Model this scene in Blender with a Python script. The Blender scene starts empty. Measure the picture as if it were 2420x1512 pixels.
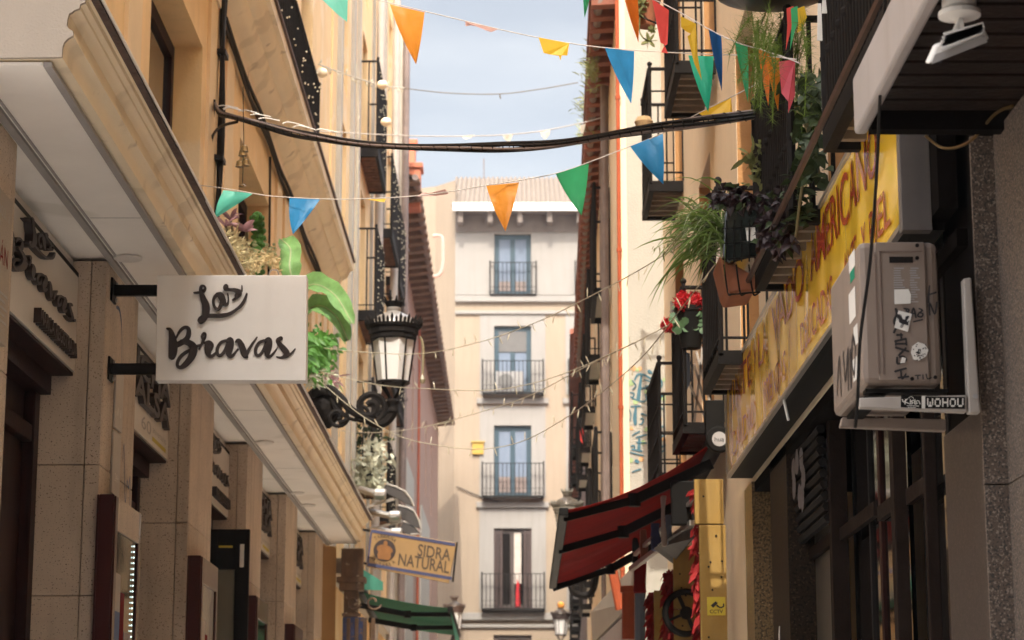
import bpy, math, random
from mathutils import Vector, Matrix
R = math.radians
rnd = random.Random(11)
S = bpy.context.scene
COL = S.collection
# ------------------------------------------------------------------ camera, sky, sun, exposure
E = 1.6                                   # eye height
TH = R(11.68); FPX = 2260.0               # pitch and focal length (pixels of a 1024 px frame)
cam_d = bpy.data.cameras.new('camera'); cam = bpy.data.objects.new('camera', cam_d); COL.objects.link(cam)
cam.location = (0, 0, E); cam.rotation_euler = (math.pi/2 + TH, 0, 0)
cam_d.sensor_width = 36; cam_d.lens = 36*FPX/1024; cam_d.clip_start = .1; cam_d.clip_end = 2000
cam_d.dof.use_dof = True; cam_d.dof.focus_distance = 11.0; cam_d.dof.aperture_fstop = 5.6
S.camera = cam
SUN_AZ, SUN_EL = R(2.5), R(48)              # the sun stands high behind the viewer, nearly in line with the street
sd = Vector((math.sin(SUN_AZ)*math.cos(SUN_EL), math.cos(SUN_AZ)*math.cos(SUN_EL), -math.sin(SUN_EL)))
sl = bpy.data.lights.new('sun', 'SUN'); sl.energy = 2.0; sl.angle = R(.53); sl.color = (1, .92, .79)
so = bpy.data.objects.new('sun', sl); COL.objects.link(so); so.rotation_euler = sd.to_track_quat('-Z', 'Y').to_euler()
so.location = (0, -10, 40)
W = bpy.data.worlds.new('World'); S.world = W; W.use_nodes = True
nt = W.node_tree; N = nt.nodes; L = nt.links; bg = N['Background']
sky = N.new('ShaderNodeTexSky'); sky.sky_type = 'NISHITA'; sky.sun_disc = False
sky.sun_elevation = SUN_EL; sky.sun_rotation = math.pi + SUN_AZ; sky.dust_density = 3.0; sky.air_density = 1.0; sky.ozone_density = .6
hs = N.new('ShaderNodeHueSaturation'); hs.inputs['Saturation'].default_value = .48
L.new(sky.outputs[0], hs.inputs['Color'])
tc = N.new('ShaderNodeTexCoord'); mp = N.new('ShaderNodeMapping'); mp.inputs['Scale'].default_value = (1.2, 1.2, 4.5)
nz = N.new('ShaderNodeTexNoise'); nz.inputs['Scale'].default_value = 3.2; nz.inputs['Detail'].default_value = 7
cr = N.new('ShaderNodeValToRGB'); cr.color_ramp.elements[0].position = .42; cr.color_ramp.elements[1].position = .68
L.new(tc.outputs['Generated'], mp.inputs[0]); L.new(mp.outputs[0], nz.inputs['Vector']); L.new(nz.outputs[0], cr.inputs[0])
mx = N.new('ShaderNodeMixRGB'); mx.inputs[2].default_value = (10.5, 10.4, 10.2, 1)
ml = N.new('ShaderNodeMath'); ml.operation = 'MULTIPLY'; ml.inputs[1].default_value = .16
L.new(cr.outputs[0], ml.inputs[0]); L.new(ml.outputs[0], mx.inputs[0]); L.new(hs.outputs[0], mx.inputs[1])
wm = N.new('ShaderNodeMixRGB'); wm.blend_type = 'MULTIPLY'; wm.inputs[0].default_value = 1; wm.inputs[2].default_value = (1.0, .975, .93, 1)
sx = N.new('ShaderNodeSeparateXYZ'); L.new(tc.outputs['Generated'], sx.inputs[0])
er = N.new('ShaderNodeMapRange'); er.inputs['From Min'].default_value = .36; er.inputs['From Max'].default_value = .62; er.inputs['To Min'].default_value = .54; er.inputs['To Max'].default_value = 2.4
L.new(sx.outputs['Z'], er.inputs['Value'])      # sky above the view brightened as added fill, dimmed low down
em = N.new('ShaderNodeMixRGB'); em.blend_type = 'MULTIPLY'; em.inputs[0].default_value = 1; L.new(mx.outputs[0], em.inputs[1]); L.new(er.outputs[0], em.inputs[2])
L.new(em.outputs[0], wm.inputs[1]); L.new(wm.outputs[0], bg.inputs['Color'])
bg.inputs['Strength'].default_value = .15
S.view_settings.view_transform = 'Standard'; S.view_settings.look = 'None'; S.view_settings.exposure = 1.43; S.view_settings.gamma = 1
S.cycles.use_denoising = True
S.cycles.max_bounces = 10; S.cycles.diffuse_bounces = 6; S.cycles.glossy_bounces = 4; S.cycles.transmission_bounces = 6
S.cycles.sample_clamp_indirect = 8
S.cycles.caustics_reflective = False; S.cycles.caustics_refractive = False

# ------------------------------------------------------------------ helpers
_c, _s = math.cos(TH), math.sin(TH)
def D(x, y, Y):
    """point at distance Y down the street seen at (x, y) on a 2419 px wide view of the photo"""
    u = x/2.36230 - 512; v = 320 - y/2.36230
    k = Y/(FPX*_c - v*_s)
    return Vector((u*k, Y, E + (FPX*_s + v*_c)*k))
def P(X, Y, z): return Vector((X, Y, E + z))
WLD = {}
class MB:
    def __init__(s): s.v = []; s.f = []
    def add(s, vs, fs):
        b = len(s.v); s.v += [Vector(p) for p in vs]; s.f += [tuple(b+i for i in f) for f in fs]
    def quad(s, a, b, c, d): s.add([a, b, c, d], [(0, 1, 2, 3)])
    def box(s, x0, x1, y0, y1, z0, z1):
        s.add([(x0,y0,z0),(x1,y0,z0),(x1,y1,z0),(x0,y1,z0),(x0,y0,z1),(x1,y0,z1),(x1,y1,z1),(x0,y1,z1)],
              [(0,3,2,1),(4,5,6,7),(0,1,5,4),(1,2,6,5),(2,3,7,6),(3,0,4,7)])
    def obox(s, o, a, b, c):
        o = Vector(o); a = Vector(a); b = Vector(b); c = Vector(c)
        fs = [(0,3,2,1),(4,5,6,7),(0,1,5,4),(1,2,6,5),(2,3,7,6),(3,0,4,7)]
        if a.cross(b).dot(c) < 0: fs = [tuple(reversed(f)) for f in fs]
        s.add([o, o+a, o+a+b, o+b, o+c, o+a+c, o+a+b+c, o+b+c], fs)
    def prism(s, poly, off):
        n = len(poly); off = Vector(off); poly = [Vector(p) for p in poly]
        s.add(poly + [p+off for p in poly], [tuple(range(n))[::-1], tuple(range(n, 2*n))] + [(i, (i+1) % n, n+(i+1) % n, n+i) for i in range(n)])
    def tube(s, pts, r, n=6, cap=True):
        pts = [Vector(p) for p in pts]; m = len(pts); rs = r if isinstance(r, (list, tuple)) else [r]*m
        up = None; b = len(s.v)
        for i, p in enumerate(pts):
            t = (pts[min(i+1, m-1)] - pts[max(i-1, 0)])
            t = t.normalized() if t.length > 1e-9 else Vector((0, 0, 1))
            if up is None: up = t.cross(Vector((0, 0, 1)) if abs(t.z) < .9 else Vector((1, 0, 0))).normalized()
            up = (up - t*up.dot(t)).normalized(); w = t.cross(up)
            for k in range(n):
                a = 2*math.pi*k/n; s.v.append(p + (up*math.cos(a) + w*math.sin(a))*rs[i])
        for i in range(m-1):
            for k in range(n):
                s.f.append((b+i*n+k, b+i*n+(k+1) % n, b+(i+1)*n+(k+1) % n, b+(i+1)*n+k))
        if cap:
            s.f.append(tuple(b+k for k in range(n))[::-1]); s.f.append(tuple(b+(m-1)*n+k for k in range(n)))
    def bar(s, a, b, w, d=None, side=None):
        """rectangular bar from a to b"""
        a = Vector(a); b = Vector(b); d = d or w; t = (b-a).normalized()
        x = Vector(side) if side else t.cross(Vector((0, 0, 1)) if abs(t.z) < .9 else Vector((0, 1, 0)))
        x = (x - t*x.dot(t)).normalized(); y = t.cross(x)
        s.obox(a - x*w/2 - y*d/2, x*w, y*d, b-a)
    def lathe(s, c, prof, n=16, axis=(0, 0, 1), a0=0):
        c = Vector(c); ax = Vector(axis).normalized()
        u = ax.cross(Vector((0, 1, 0)) if abs(ax.y) < .9 else Vector((1, 0, 0))).normalized(); w = ax.cross(u); b = len(s.v)
        for r, z in prof:
            for k in range(n):
                a = a0 + 2*math.pi*k/n; s.v.append(c + ax*z + (u*math.cos(a) + w*math.sin(a))*r)
        for i in range(len(prof)-1):
            for k in range(n): s.f.append((b+i*n+k, b+i*n+(k+1) % n, b+(i+1)*n+(k+1) % n, b+(i+1)*n+k))
        s.f.append(tuple(b+k for k in range(n))[::-1]); s.f.append(tuple(b+(len(prof)-1)*n+k for k in range(n)))
    def ball(s, c, r, n=8, sq=1):
        s.lathe(c, [(max(.001, r*math.sin(math.pi*i/n)), -r*sq*math.cos(math.pi*i/n)) for i in range(n+1)], n)
    def build(s, name, mat, parent=None, org=None, smooth=False, bevel=0, label=None):
        me = bpy.data.meshes.new(name)
        if org is None:
            if parent is not None: org = WLD[parent.name]
            else:
                lo = [min(p[i] for p in s.v) for i in range(3)]; hi = [max(p[i] for p in s.v) for i in range(3)]
                org = Vector(((lo[0]+hi[0])/2, (lo[1]+hi[1])/2, lo[2]))
        org = Vector(org)
        me.from_pydata([p-org for p in s.v], [], s.f); me.update()
        o = bpy.data.objects.new(name, me); COL.objects.link(o); me.materials.append(mat)
        if parent is not None: o.parent = parent; o.location = org - WLD[parent.name]
        else: o.location = org
        WLD[o.name] = org
        if smooth:
            for p in me.polygons: p.use_smooth = True
            if smooth != 'all':
                try: me.set_sharp_from_angle(angle=R(38))
                except Exception: pass
        if bevel:
            m = o.modifiers.new('bevel', 'BEVEL'); m.width = bevel; m.segments = 2; m.limit_method = 'ANGLE'; m.angle_limit = R(40)
        if label: o['label'] = label
        return o
def thing(name, label, cat, loc, group=None):
    o = bpy.data.objects.new(name, None); COL.objects.link(o); o.location = loc; o.empty_display_size = .2
    WLD[o.name] = Vector(loc); tag(o, label, cat, group); return o
def tag(o, label, cat, group=None, kind=None):
    o['label'] = label; o['category'] = cat
    if group: o['group'] = group
    if kind: o['kind'] = kind
    return o
def struct(o): o['kind'] = 'structure'; return o

def M(name, col, rough=.75, var=.10, scale=2.5, bump=0, bscale=60, metal=0, speck=None, streak=0, spec=.4, coat=0, trans=0, emit=0, band=None, dirt=None):
    m = bpy.data.materials.new(name); m.use_nodes = True; t = m.node_tree; n = t.nodes; l = t.links; b = n['Principled BSDF']
    b.inputs['Roughness'].default_value = rough; b.inputs['Metallic'].default_value = metal
    b.inputs['Specular IOR Level'].default_value = spec; b.inputs['Coat Weight'].default_value = coat; b.inputs['Coat Roughness'].default_value = .06
    co = n.new('ShaderNodeTexCoord'); z1 = n.new('ShaderNodeTexNoise'); z1.inputs['Scale'].default_value = scale; z1.inputs['Detail'].default_value = 6; z1.inputs['Roughness'].default_value = .65
    l.new(co.outputs['Object'], z1.inputs['Vector'])
    r = n.new('ShaderNodeMapRange'); r.inputs['From Min'].default_value = .3; r.inputs['From Max'].default_value = .7; r.inputs['To Min'].default_value = 1-var; r.inputs['To Max'].default_value = 1+var
    l.new(z1.outputs[0], r.inputs['Value'])
    c = n.new('ShaderNodeMixRGB'); c.blend_type = 'MULTIPLY'; c.inputs[0].default_value = 1; c.inputs[1].default_value = (*col, 1); l.new(r.outputs[0], c.inputs[2]); out = c.outputs[0]
    if streak:
        mpn = n.new('ShaderNodeMapping'); mpn.inputs['Scale'].default_value = (5, 5, .35); l.new(co.outputs['Object'], mpn.inputs[0])
        z2 = n.new('ShaderNodeTexNoise'); z2.inputs['Scale'].default_value = 1.6; z2.inputs['Detail'].default_value = 5; l.new(mpn.outputs[0], z2.inputs['Vector'])
        r2 = n.new('ShaderNodeMapRange'); r2.inputs['From Min'].default_value = .48; r2.inputs['From Max'].default_value = .72; r2.inputs['To Max'].default_value = streak; l.new(z2.outputs[0], r2.inputs['Value'])
        x = n.new('ShaderNodeMixRGB'); x.inputs[2].default_value = (*(dirt or tuple(v*.45 for v in col)), 1); l.new(r2.outputs[0], x.inputs[0]); l.new(out, x.inputs[1]); out = x.outputs[0]
    if speck:
        for sc, ssc, th in speck:
            z3 = n.new('ShaderNodeTexNoise'); z3.inputs['Scale'].default_value = ssc; z3.inputs['Detail'].default_value = 2; l.new(co.outputs['Object'], z3.inputs['Vector'])
            r3 = n.new('ShaderNodeMapRange'); r3.inputs['From Min'].default_value = th; r3.inputs['From Max'].default_value = th+.05; l.new(z3.outputs[0], r3.inputs['Value'])
            x = n.new('ShaderNodeMixRGB'); x.inputs[2].default_value = (*sc, 1); l.new(r3.outputs[0], x.inputs[0]); l.new(out, x.inputs[1]); out = x.outputs[0]
    if band:                                # wood grain / woven stripes: (axis scale triple, colour, amount)
        bs, bc, ba = band
        mpn = n.new('ShaderNodeMapping'); mpn.inputs['Scale'].default_value = bs; l.new(co.outputs['Object'], mpn.inputs[0])
        z4 = n.new('ShaderNodeTexNoise'); z4.inputs['Scale'].default_value = 3; z4.inputs['Detail'].default_value = 4; l.new(mpn.outputs[0], z4.inputs['Vector'])
        r4 = n.new('ShaderNodeMapRange'); r4.inputs['From Min'].default_value = .4; r4.inputs['From Max'].default_value = .65; r4.inputs['To Max'].default_value = ba; l.new(z4.outputs[0], r4.inputs['Value'])
        x = n.new('ShaderNodeMixRGB'); x.inputs[2].default_value = (*bc, 1); l.new(r4.outputs[0], x.inputs[0]); l.new(out, x.inputs[1]); out = x.outputs[0]
    l.new(out, b.inputs['Base Color'])
    if bump:
        z5 = n.new('ShaderNodeTexNoise'); z5.inputs['Scale'].default_value = bscale; z5.inputs['Detail'].default_value = 5; l.new(co.outputs['Object'], z5.inputs['Vector'])
        bp = n.new('ShaderNodeBump'); bp.inputs['Strength'].default_value = bump; bp.inputs['Distance'].default_value = .02; l.new(z5.outputs[0], bp.inputs['Height']); l.new(bp.outputs[0], b.inputs['Normal'])
    if trans:
        tr = n.new('ShaderNodeBsdfTranslucent'); l.new(out, tr.inputs['Color']); ms = n.new('ShaderNodeMixShader'); ms.inputs[0].default_value = trans
        l.new(b.outputs[0], ms.inputs[1]); l.new(tr.outputs[0], ms.inputs[2]); l.new(ms.outputs[0], n['Material Output'].inputs['Surface'])
    if emit:
        b.inputs['Emission Color'].default_value = (*col, 1); b.inputs['Emission Strength'].default_value = emit
    return m
# ---- materials: real-world base colours
m_yel = M('yellow_stucco', (.80, .56, .29), .85, .09, 1.2, .25, 45, streak=.25, dirt=(.58, .40, .21), speck=[((.80, .61, .38), 1.6, .58)])
m_yelj = M('yellow_trim', (.76, .58, .36), .8, .06, 2, .12, 50)
m_mould = M('moulding_paint', (.82, .69, .50), .6, .06, 1.5, .10, 40, speck=[((.70, .58, .41), 2.2, .58), ((.58, .46, .32), 5, .68)])
m_soff = M('soffit_paint', (.88, .84, .79), .7, .06, 1.2, .05, 30, streak=.0, speck=[((.76, .72, .66), 1.3, .60)])
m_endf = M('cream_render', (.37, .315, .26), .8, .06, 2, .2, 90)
m_stone = M('speckled_stone', (.54, .44, .35), .75, .16, 1.6, .2, 120, speck=[((.16, .12, .09), 95, .62)], streak=.45, dirt=(.26, .20, .15))
m_board = M('fascia_board_paint', (.60, .55, .49), .35, .05, 2)
m_lett = M('letter_brown', (.030, .020, .018), .55, .1, 8)
m_black = M('black_metal', (.009, .008, .007), .55, .2, 6, spec=.08)
m_iron = M('dark_iron', (.012, .010, .009), .65, .25, 8, .1, 60, spec=.07)
m_ironw = M('weathered_iron', (.055, .045, .036), .6, .3, 6, .15, 50)
m_wood = M('dark_red_wood', (.026, .008, .006), .45, .3, 3, .1, 40, band=((9, 9, .5), (.012, .004, .003), .7), spec=.08)
m_case = M('mahogany_case', (.05, .009, .008), .3, .2, 3, .05, 40, coat=.4)
m_doorp = M('door_panel', (.018, .006, .005), .4, .4, 1.5, spec=.12, band=((6, 6, .4), (.05, .018, .013), .6))
m_steel = M('brushed_steel', (.45, .42, .39), .38, .08, 5, metal=.8)
m_white = M('white_paint', (.72, .69, .65), .5, .05, 3, streak=.06)
m_sgn = M('sign_white', (.82, .80, .775), .45, .05, 2, streak=.12, dirt=(.60, .55, .50))
m_grey = M('grey_trim', (.33, .31, .30), .5, .08, 4)
m_slate = M('dark_flashing', (.09, .055, .045), .7, .3, 9, .4, 30)
m_cable = M('cable_rubber', (.012, .010, .009), .5, .2, 20, spec=.15)
m_wire = M('fairy_wire', (.22, .18, .11), .45, .1, 10)
m_bulb = M('fairy_bulb', (.75, .68, .5), .15, .1, 10)
m_cord = M('bunting_cord', (.52, .47, .43), .8, .1, 30)
m_glass = M('window_glass', (.035, .05, .07), .04, .1, 1, spec=.9, coat=.6)
m_gdark = M('shop_glass', (.010, .009, .008), .05, .1, 1, spec=.5, bump=.06, bscale=1.5)
m_curt = M('pale_curtain', (.125, .155, .20), .8, .08, 3, band=((14, 14, .4), (.09, .12, .18), .5))
m_shad = M('shade_black', (.008, .006, .005), .95, .2, 2, spec=.03)  # near-black colour standing in for shade in recesses and undersides
m_jshade = M('jamb_shade', (.40, .20, .075), .85, .10, 2, .25, 50, streak=.2)  # ochre carries the shade and bounce colour of the door jambs
m_cream = M('cream_stucco', (.80, .65, .46), .85, .05, 1.2, .2, 45, streak=.12, dirt=(.62, .44, .28))
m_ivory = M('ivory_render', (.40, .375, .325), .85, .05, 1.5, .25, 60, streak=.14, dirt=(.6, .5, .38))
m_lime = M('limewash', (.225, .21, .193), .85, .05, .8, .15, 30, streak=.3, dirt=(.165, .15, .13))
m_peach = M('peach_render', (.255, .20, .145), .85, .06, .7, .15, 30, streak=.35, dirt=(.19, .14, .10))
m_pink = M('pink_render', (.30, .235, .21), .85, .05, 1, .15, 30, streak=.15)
m_rose = M('rose_render', (.34, .22, .17), .85, .08, 1, .2, 30, streak=.25)
m_tile = M('roof_tile', (.165, .13, .10), .8, .22, 6, .2, 20)
m_terra = M('terracotta', (.27, .095, .045), .8, .15, 8, .1, 40)
m_chim = M('chimney_clay', (.42, .14, .075), .8, .12, 5)
m_eave = M('eave_timber', (.15, .085, .055), .8, .3, 4, .2, 30)
m_eave2 = M('red_eave_timber', (.22, .075, .045), .8, .25, 4, .2, 30)
m_gut = M('lead_gutter', (.16, .12, .105), .6, .25, 4, .1, 30)
m_pipe = M('orange_pipe', (.36, .075, .028), .5, .10, 6)
m_pgrey = M('grey_pipe', (.36, .32, .28), .55, .12, 4)
m_oldw = M('old_painted_wood', (.14, .085, .05), .75, .3, 5, .4, 25, streak=.7, dirt=(.025, .022, .03), speck=[((.30, .24, .18), 14, .63)])
m_navy = M('navy_paint', (.035, .05, .13), .7, .4, 7, .3, 30, speck=[((.16, .10, .06), 18, .6)])
m_red = M('red_canvas', (.23, .010, .008), .8, .14, 2, .1, 200, trans=.35, band=((.3, 6, .3), (.13, .005, .005), .5), spec=.1)
m_green = M('green_canvas', (.012, .13, .07), .8, .12, 2, .1, 200, trans=.3)
m_teal = M('teal_canvas', (.10, .40, .30), .8, .15, 3, trans=.3)
m_yply = M('yellow_plywood', (.30, .19, .06), .85, .10, 3, .1, 30, band=((3, 3, 1.2), (.27, .16, .04), .6), streak=.45, dirt=(.15, .09, .035), spec=.15)
m_gran = M('granite', (.10, .072, .054), .7, .12, 20, speck=[((.25, .20, .16), 120, .56), ((.04, .033, .03), 105, .54)], spec=.5)
m_grand = M('dark_granite', (.026, .018, .012), .5, .2, 20, speck=[((.06, .04, .025), 70, .58), ((.010, .008, .007), 60, .55)], spec=.08)
m_granp = M('polished_granite', (.06, .046, .038), .30, .15, 30, speck=[((.09, .07, .058), 120, .56)], spec=.02)
m_rosew = M('red_wall_tile', (.20, .075, .05), .3, .2, 3, spec=.6)
m_acb = M('aircon_beige', (.235, .182, .148), .5, .08, 4, streak=.3, dirt=(.13, .10, .08))
m_stk = M('sticker_white', (.70, .67, .62), .5, .05, 20)
m_ink = M('marker_ink', (.020, .018, .020), .5, .1, 20)
m_blu = M('blue_ink', (.06, .10, .20), .6, .1, 20)
m_gold = M('aged_brass', (.16, .10, .04), .4, .2, 10, metal=.7)
m_yel_st = M('yellow_sticker', (.52, .40, .04), .5, .04, 10)
m_slat = M('balcony_boards', (.20, .155, .11), .8, .2, 5, .2, 30)
m_brick = M('balcony_brick', (.20, .105, .06), .85, .4, 8, .4, 20)
m_road = M('stone_paving', (.66, .62, .56), .8, .2, 3, .2, 20)
m_lampg = M('frosted_glass', (.86, .84, .82), .35, .05, 4, trans=.35)
LEAF = {k: M('leaf_'+k, c, .5, .25, 9, trans=t) for k, c, t in [
    ('green', (.08, .22, .035), .4), ('banana', (.17, .33, .11), .4), ('fern', (.13, .20, .028), .4), ('dark', (.035, .055, .018), .25),
    ('strap', (.17, .26, .06), .4), ('pale', (.34, .38, .20), .35), ('purple', (.024, .011, .013), .15), ('pink', (.32, .17, .18), .35),
    ('straw', (.52, .44, .24), .4), ('cream', (.56, .43, .22), .4), ('dry', (.17, .14, .065), .3), ('silver', (.50, .50, .38), .3), ('herb', (.22, .23, .09), .35)]}
m_scarf = M('scarf_red', (.27, .010, .010), .8, .3, 12, trans=.2)
m_petal = M('geranium_petal', (.46, .010, .016), .6, .2, 20, trans=.25)
FLAG = {k: M('pennant_'+k, c, .45, .10, 5, .35, 14, trans=.55) for k, c in [
    ('orange', (.90, .36, .05)), ('blue', (.035, .27, .58)), ('green', (.06, .48, .20)), ('emerald', (.025, .48, .30)), ('turquoise', (.12, .55, .43)), ('yellow', (.80, .52, .04)),
    ('red', (.78, .09, .08)), ('pink', (.72, .12, .17)), ('faded', (.62, .38, .34)), ('white', (.74, .70, .62)), ('royal', (.02, .12, .38)), ('deep', (.80, .20, .02))]}

# ------------------------------------------------------------------ shape builders
def crom(pts, k=6):
    """Catmull-Rom through tuples of any length"""
    out = []; n = len(pts)
    for i in range(n-1):
        p0, p1, p2, p3 = pts[max(i-1, 0)], pts[i], pts[i+1], pts[min(i+2, n-1)]
        for j in range(k):
            t = j/k
            out.append(tuple(.5*((2*b) + (c-a)*t + (2*a-5*b+4*c-d)*t*t + (3*b-a-3*c+d)*t**3) for a, b, c, d in zip(p0, p1, p2, p3)))
    out.append(tuple(pts[-1])); return out
def cv(pts, k=8): return [Vector(p) for p in crom([tuple(p) for p in pts], k)]
def ribbon(mb, pts, to3d, nrm, h, k=5, ramp=.35, off=0):
    """brush stroke: (x, y, width) points smoothed into a raised ribbon; to3d maps (x, y), nrm is the outward direction"""
    q = crom(pts, k); n = len(q); nrm = Vector(nrm); Lf = []; Rt = []
    for i in range(n):
        a = q[max(i-1, 0)]; b = q[min(i+1, n-1)]; dx, dy = b[0]-a[0], b[1]-a[1]; d = math.hypot(dx, dy) or 1
        nx, ny = -dy/d, dx/d; w = max(q[i][2], 1e-4)/2; Lf.append((q[i][0]+nx*w, q[i][1]+ny*w)); Rt.append((q[i][0]-nx*w, q[i][1]-ny*w))
    def capo(i, sgn):
        a = q[i]; b = q[i+1] if i == 0 else q[i-1]; ang = math.atan2(a[1]-b[1], a[0]-b[0]); w = a[2]/2
        return [(a[0]+w*math.cos(ang+s), a[1]+w*math.sin(ang+s)) for s in (-.8, 0, .8)][::sgn]
    top = []; base = []
    for i in range(n):
        hh = h*(1 - ramp*i/n) + off
        top.append((to3d(*Lf[i]) + nrm*hh, to3d(*Rt[i]) + nrm*hh)); base.append((to3d(*Lf[i]), to3d(*Rt[i])))
    for i in range(n-1):
        mb.quad(top[i][0], top[i+1][0], top[i+1][1], top[i][1])
        if h > .004:
            mb.quad(base[i][0], base[i+1][0], top[i+1][0], top[i][0]); mb.quad(base[i+1][1], base[i][1], top[i][1], top[i+1][1])
    for i, hh in ((0, h+off), (n-1, h*(1-ramp)+off)):
        c = capo(i, 1); lst = [to3d(*Lf[i]), *[to3d(*p) for p in c], to3d(*Rt[i])]
        if (Vector(lst[1])-Vector(lst[0])).length > (Vector(lst[3])-Vector(lst[0])).length: lst = [lst[0], lst[3], lst[2], lst[1], lst[4]]
        mb.add([p + nrm*hh for p in lst], [tuple(range(5))])
        if h > .004:
            for a, b in zip(lst, lst[1:]): mb.quad(a, b, b + nrm*hh, a + nrm*hh)
_fc = {}
def text(mb, s, o, xd, yd, size, h=.002, width=None, bold=0, shear=0):
    """flat or raised lettering: baseline starts at o, runs along xd, grows along yd"""
    key = (s, bold, shear)
    if key not in _fc:
        c = bpy.data.curves.new('t', 'FONT'); c.body = s; c.size = 1; c.offset = bold; c.resolution_u = 3; c.shear = shear
        ob = bpy.data.objects.new('t', c); COL.objects.link(ob); dg = bpy.context.evaluated_depsgraph_get()
        me = bpy.data.meshes.new_from_object(ob.evaluated_get(dg)); _fc[key] = ([tuple(v.co) for v in me.vertices], [tuple(p.vertices) for p in me.polygons])
        bpy.data.objects.remove(ob); bpy.data.curves.remove(c); bpy.data.meshes.remove(me)
    vs, fs = _fc[key]
    if not vs: return
    x0 = min(v[0] for v in vs); x1 = max(v[0] for v in vs); sx = size if width is None else width/(x1-x0)
    xd = Vector(xd); yd = Vector(yd); n = xd.cross(yd).normalized(); o = Vector(o)
    pts = [o + xd*((v[0]-x0)*sx) + yd*(v[1]*size) for v in vs]
    mb.add([p + n*h for p in pts], fs)
    if h > .004:
        from collections import Counter
        ed = Counter()
        for f in fs:
            for a, b in zip(f, f[1:]+f[:1]): ed[(a, b)] += 1
        for (a, b) in ed:
            if (b, a) not in ed: mb.quad(pts[a], pts[b], pts[b]+n*h, pts[a]+n*h)
def facade(mb, p0, p1, z0, z1, ops, dep, back=True):
    """wall plane from p0 to p1 (xy), openings (s0, s1, z0, z1), reveals going inward by vector dep"""
    p0 = Vector((*p0, 0)); p1 = Vector((*p1, 0)); Ln = (p1-p0).length; t = (p1-p0)/Ln; dep = Vector(dep)
    def pt(s, z, d=0): return p0 + t*s + Vector((0, 0, z)) + dep*d
    ss = sorted({0, Ln, *[o[0] for o in ops], *[o[1] for o in ops]}); zs = sorted({z0, z1, *[o[2] for o in ops], *[o[3] for o in ops]})
    for a, b in zip(ss, ss[1:]):
        for c, d in zip(zs, zs[1:]):
            m = ((a+b)/2, (c+d)/2)
            if any(o[0] < m[0] < o[1] and o[2] < m[1] < o[3] for o in ops): continue
            mb.quad(pt(a, c), pt(b, c), pt(b, d), pt(a, d))
    for a, b, c, d in ops:
        mb.quad(pt(a, c), pt(a, c, 1), pt(a, d, 1), pt(a, d)); mb.quad(pt(b, c), pt(b, d), pt(b, d, 1), pt(b, c, 1))
        mb.quad(pt(a, d), pt(a, d, 1), pt(b, d, 1), pt(b, d)); mb.quad(pt(a, c), pt(b, c), pt(b, c, 1), pt(a, c, 1))
        mb.quad(pt(a, c, 1), pt(b, c, 1), pt(b, d, 1), pt(a, d, 1))
    return pt
def window(parent, pt, a, b, c, d, mf, mg, dd=.8, fw=.07, mull=True, name='window', pn='pane'):
    """frame as a part, glass as its sub-part, set in an opening of a facade"""
    f = MB(); q = lambda s, z: pt(s, z, dd)
    t = (q(b, c)-q(a, c)).normalized(); nn = (pt(a, c, 1)-pt(a, c, 0)).normalized()*.05; up = Vector((0, 0, 1))
    a += .003; b -= .003; c += .003; d -= .003
    f.obox(q(a, c)-nn, t*fw, up*(d-c), nn); f.obox(q(b-fw, c)-nn, t*fw, up*(d-c), nn)
    f.obox(q(a+fw, c)-nn, t*(b-a-2*fw), up*fw, nn); f.obox(q(a+fw, d-fw)-nn, t*(b-a-2*fw), up*fw, nn)
    if mull: f.obox(q((a+b)/2-fw/2, c+fw)-nn*.9, t*fw, up*(d-c-2*fw), nn*.8)
    fr = f.build(name, mf, parent, bevel=.006)
    g = MB(); g.obox(q(a+fw*.5, c+fw*.5)-nn*.35, t*(b-a-fw), up*(d-c-fw), nn*.2); g.build(pn, mg, fr)
    return fr
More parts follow.
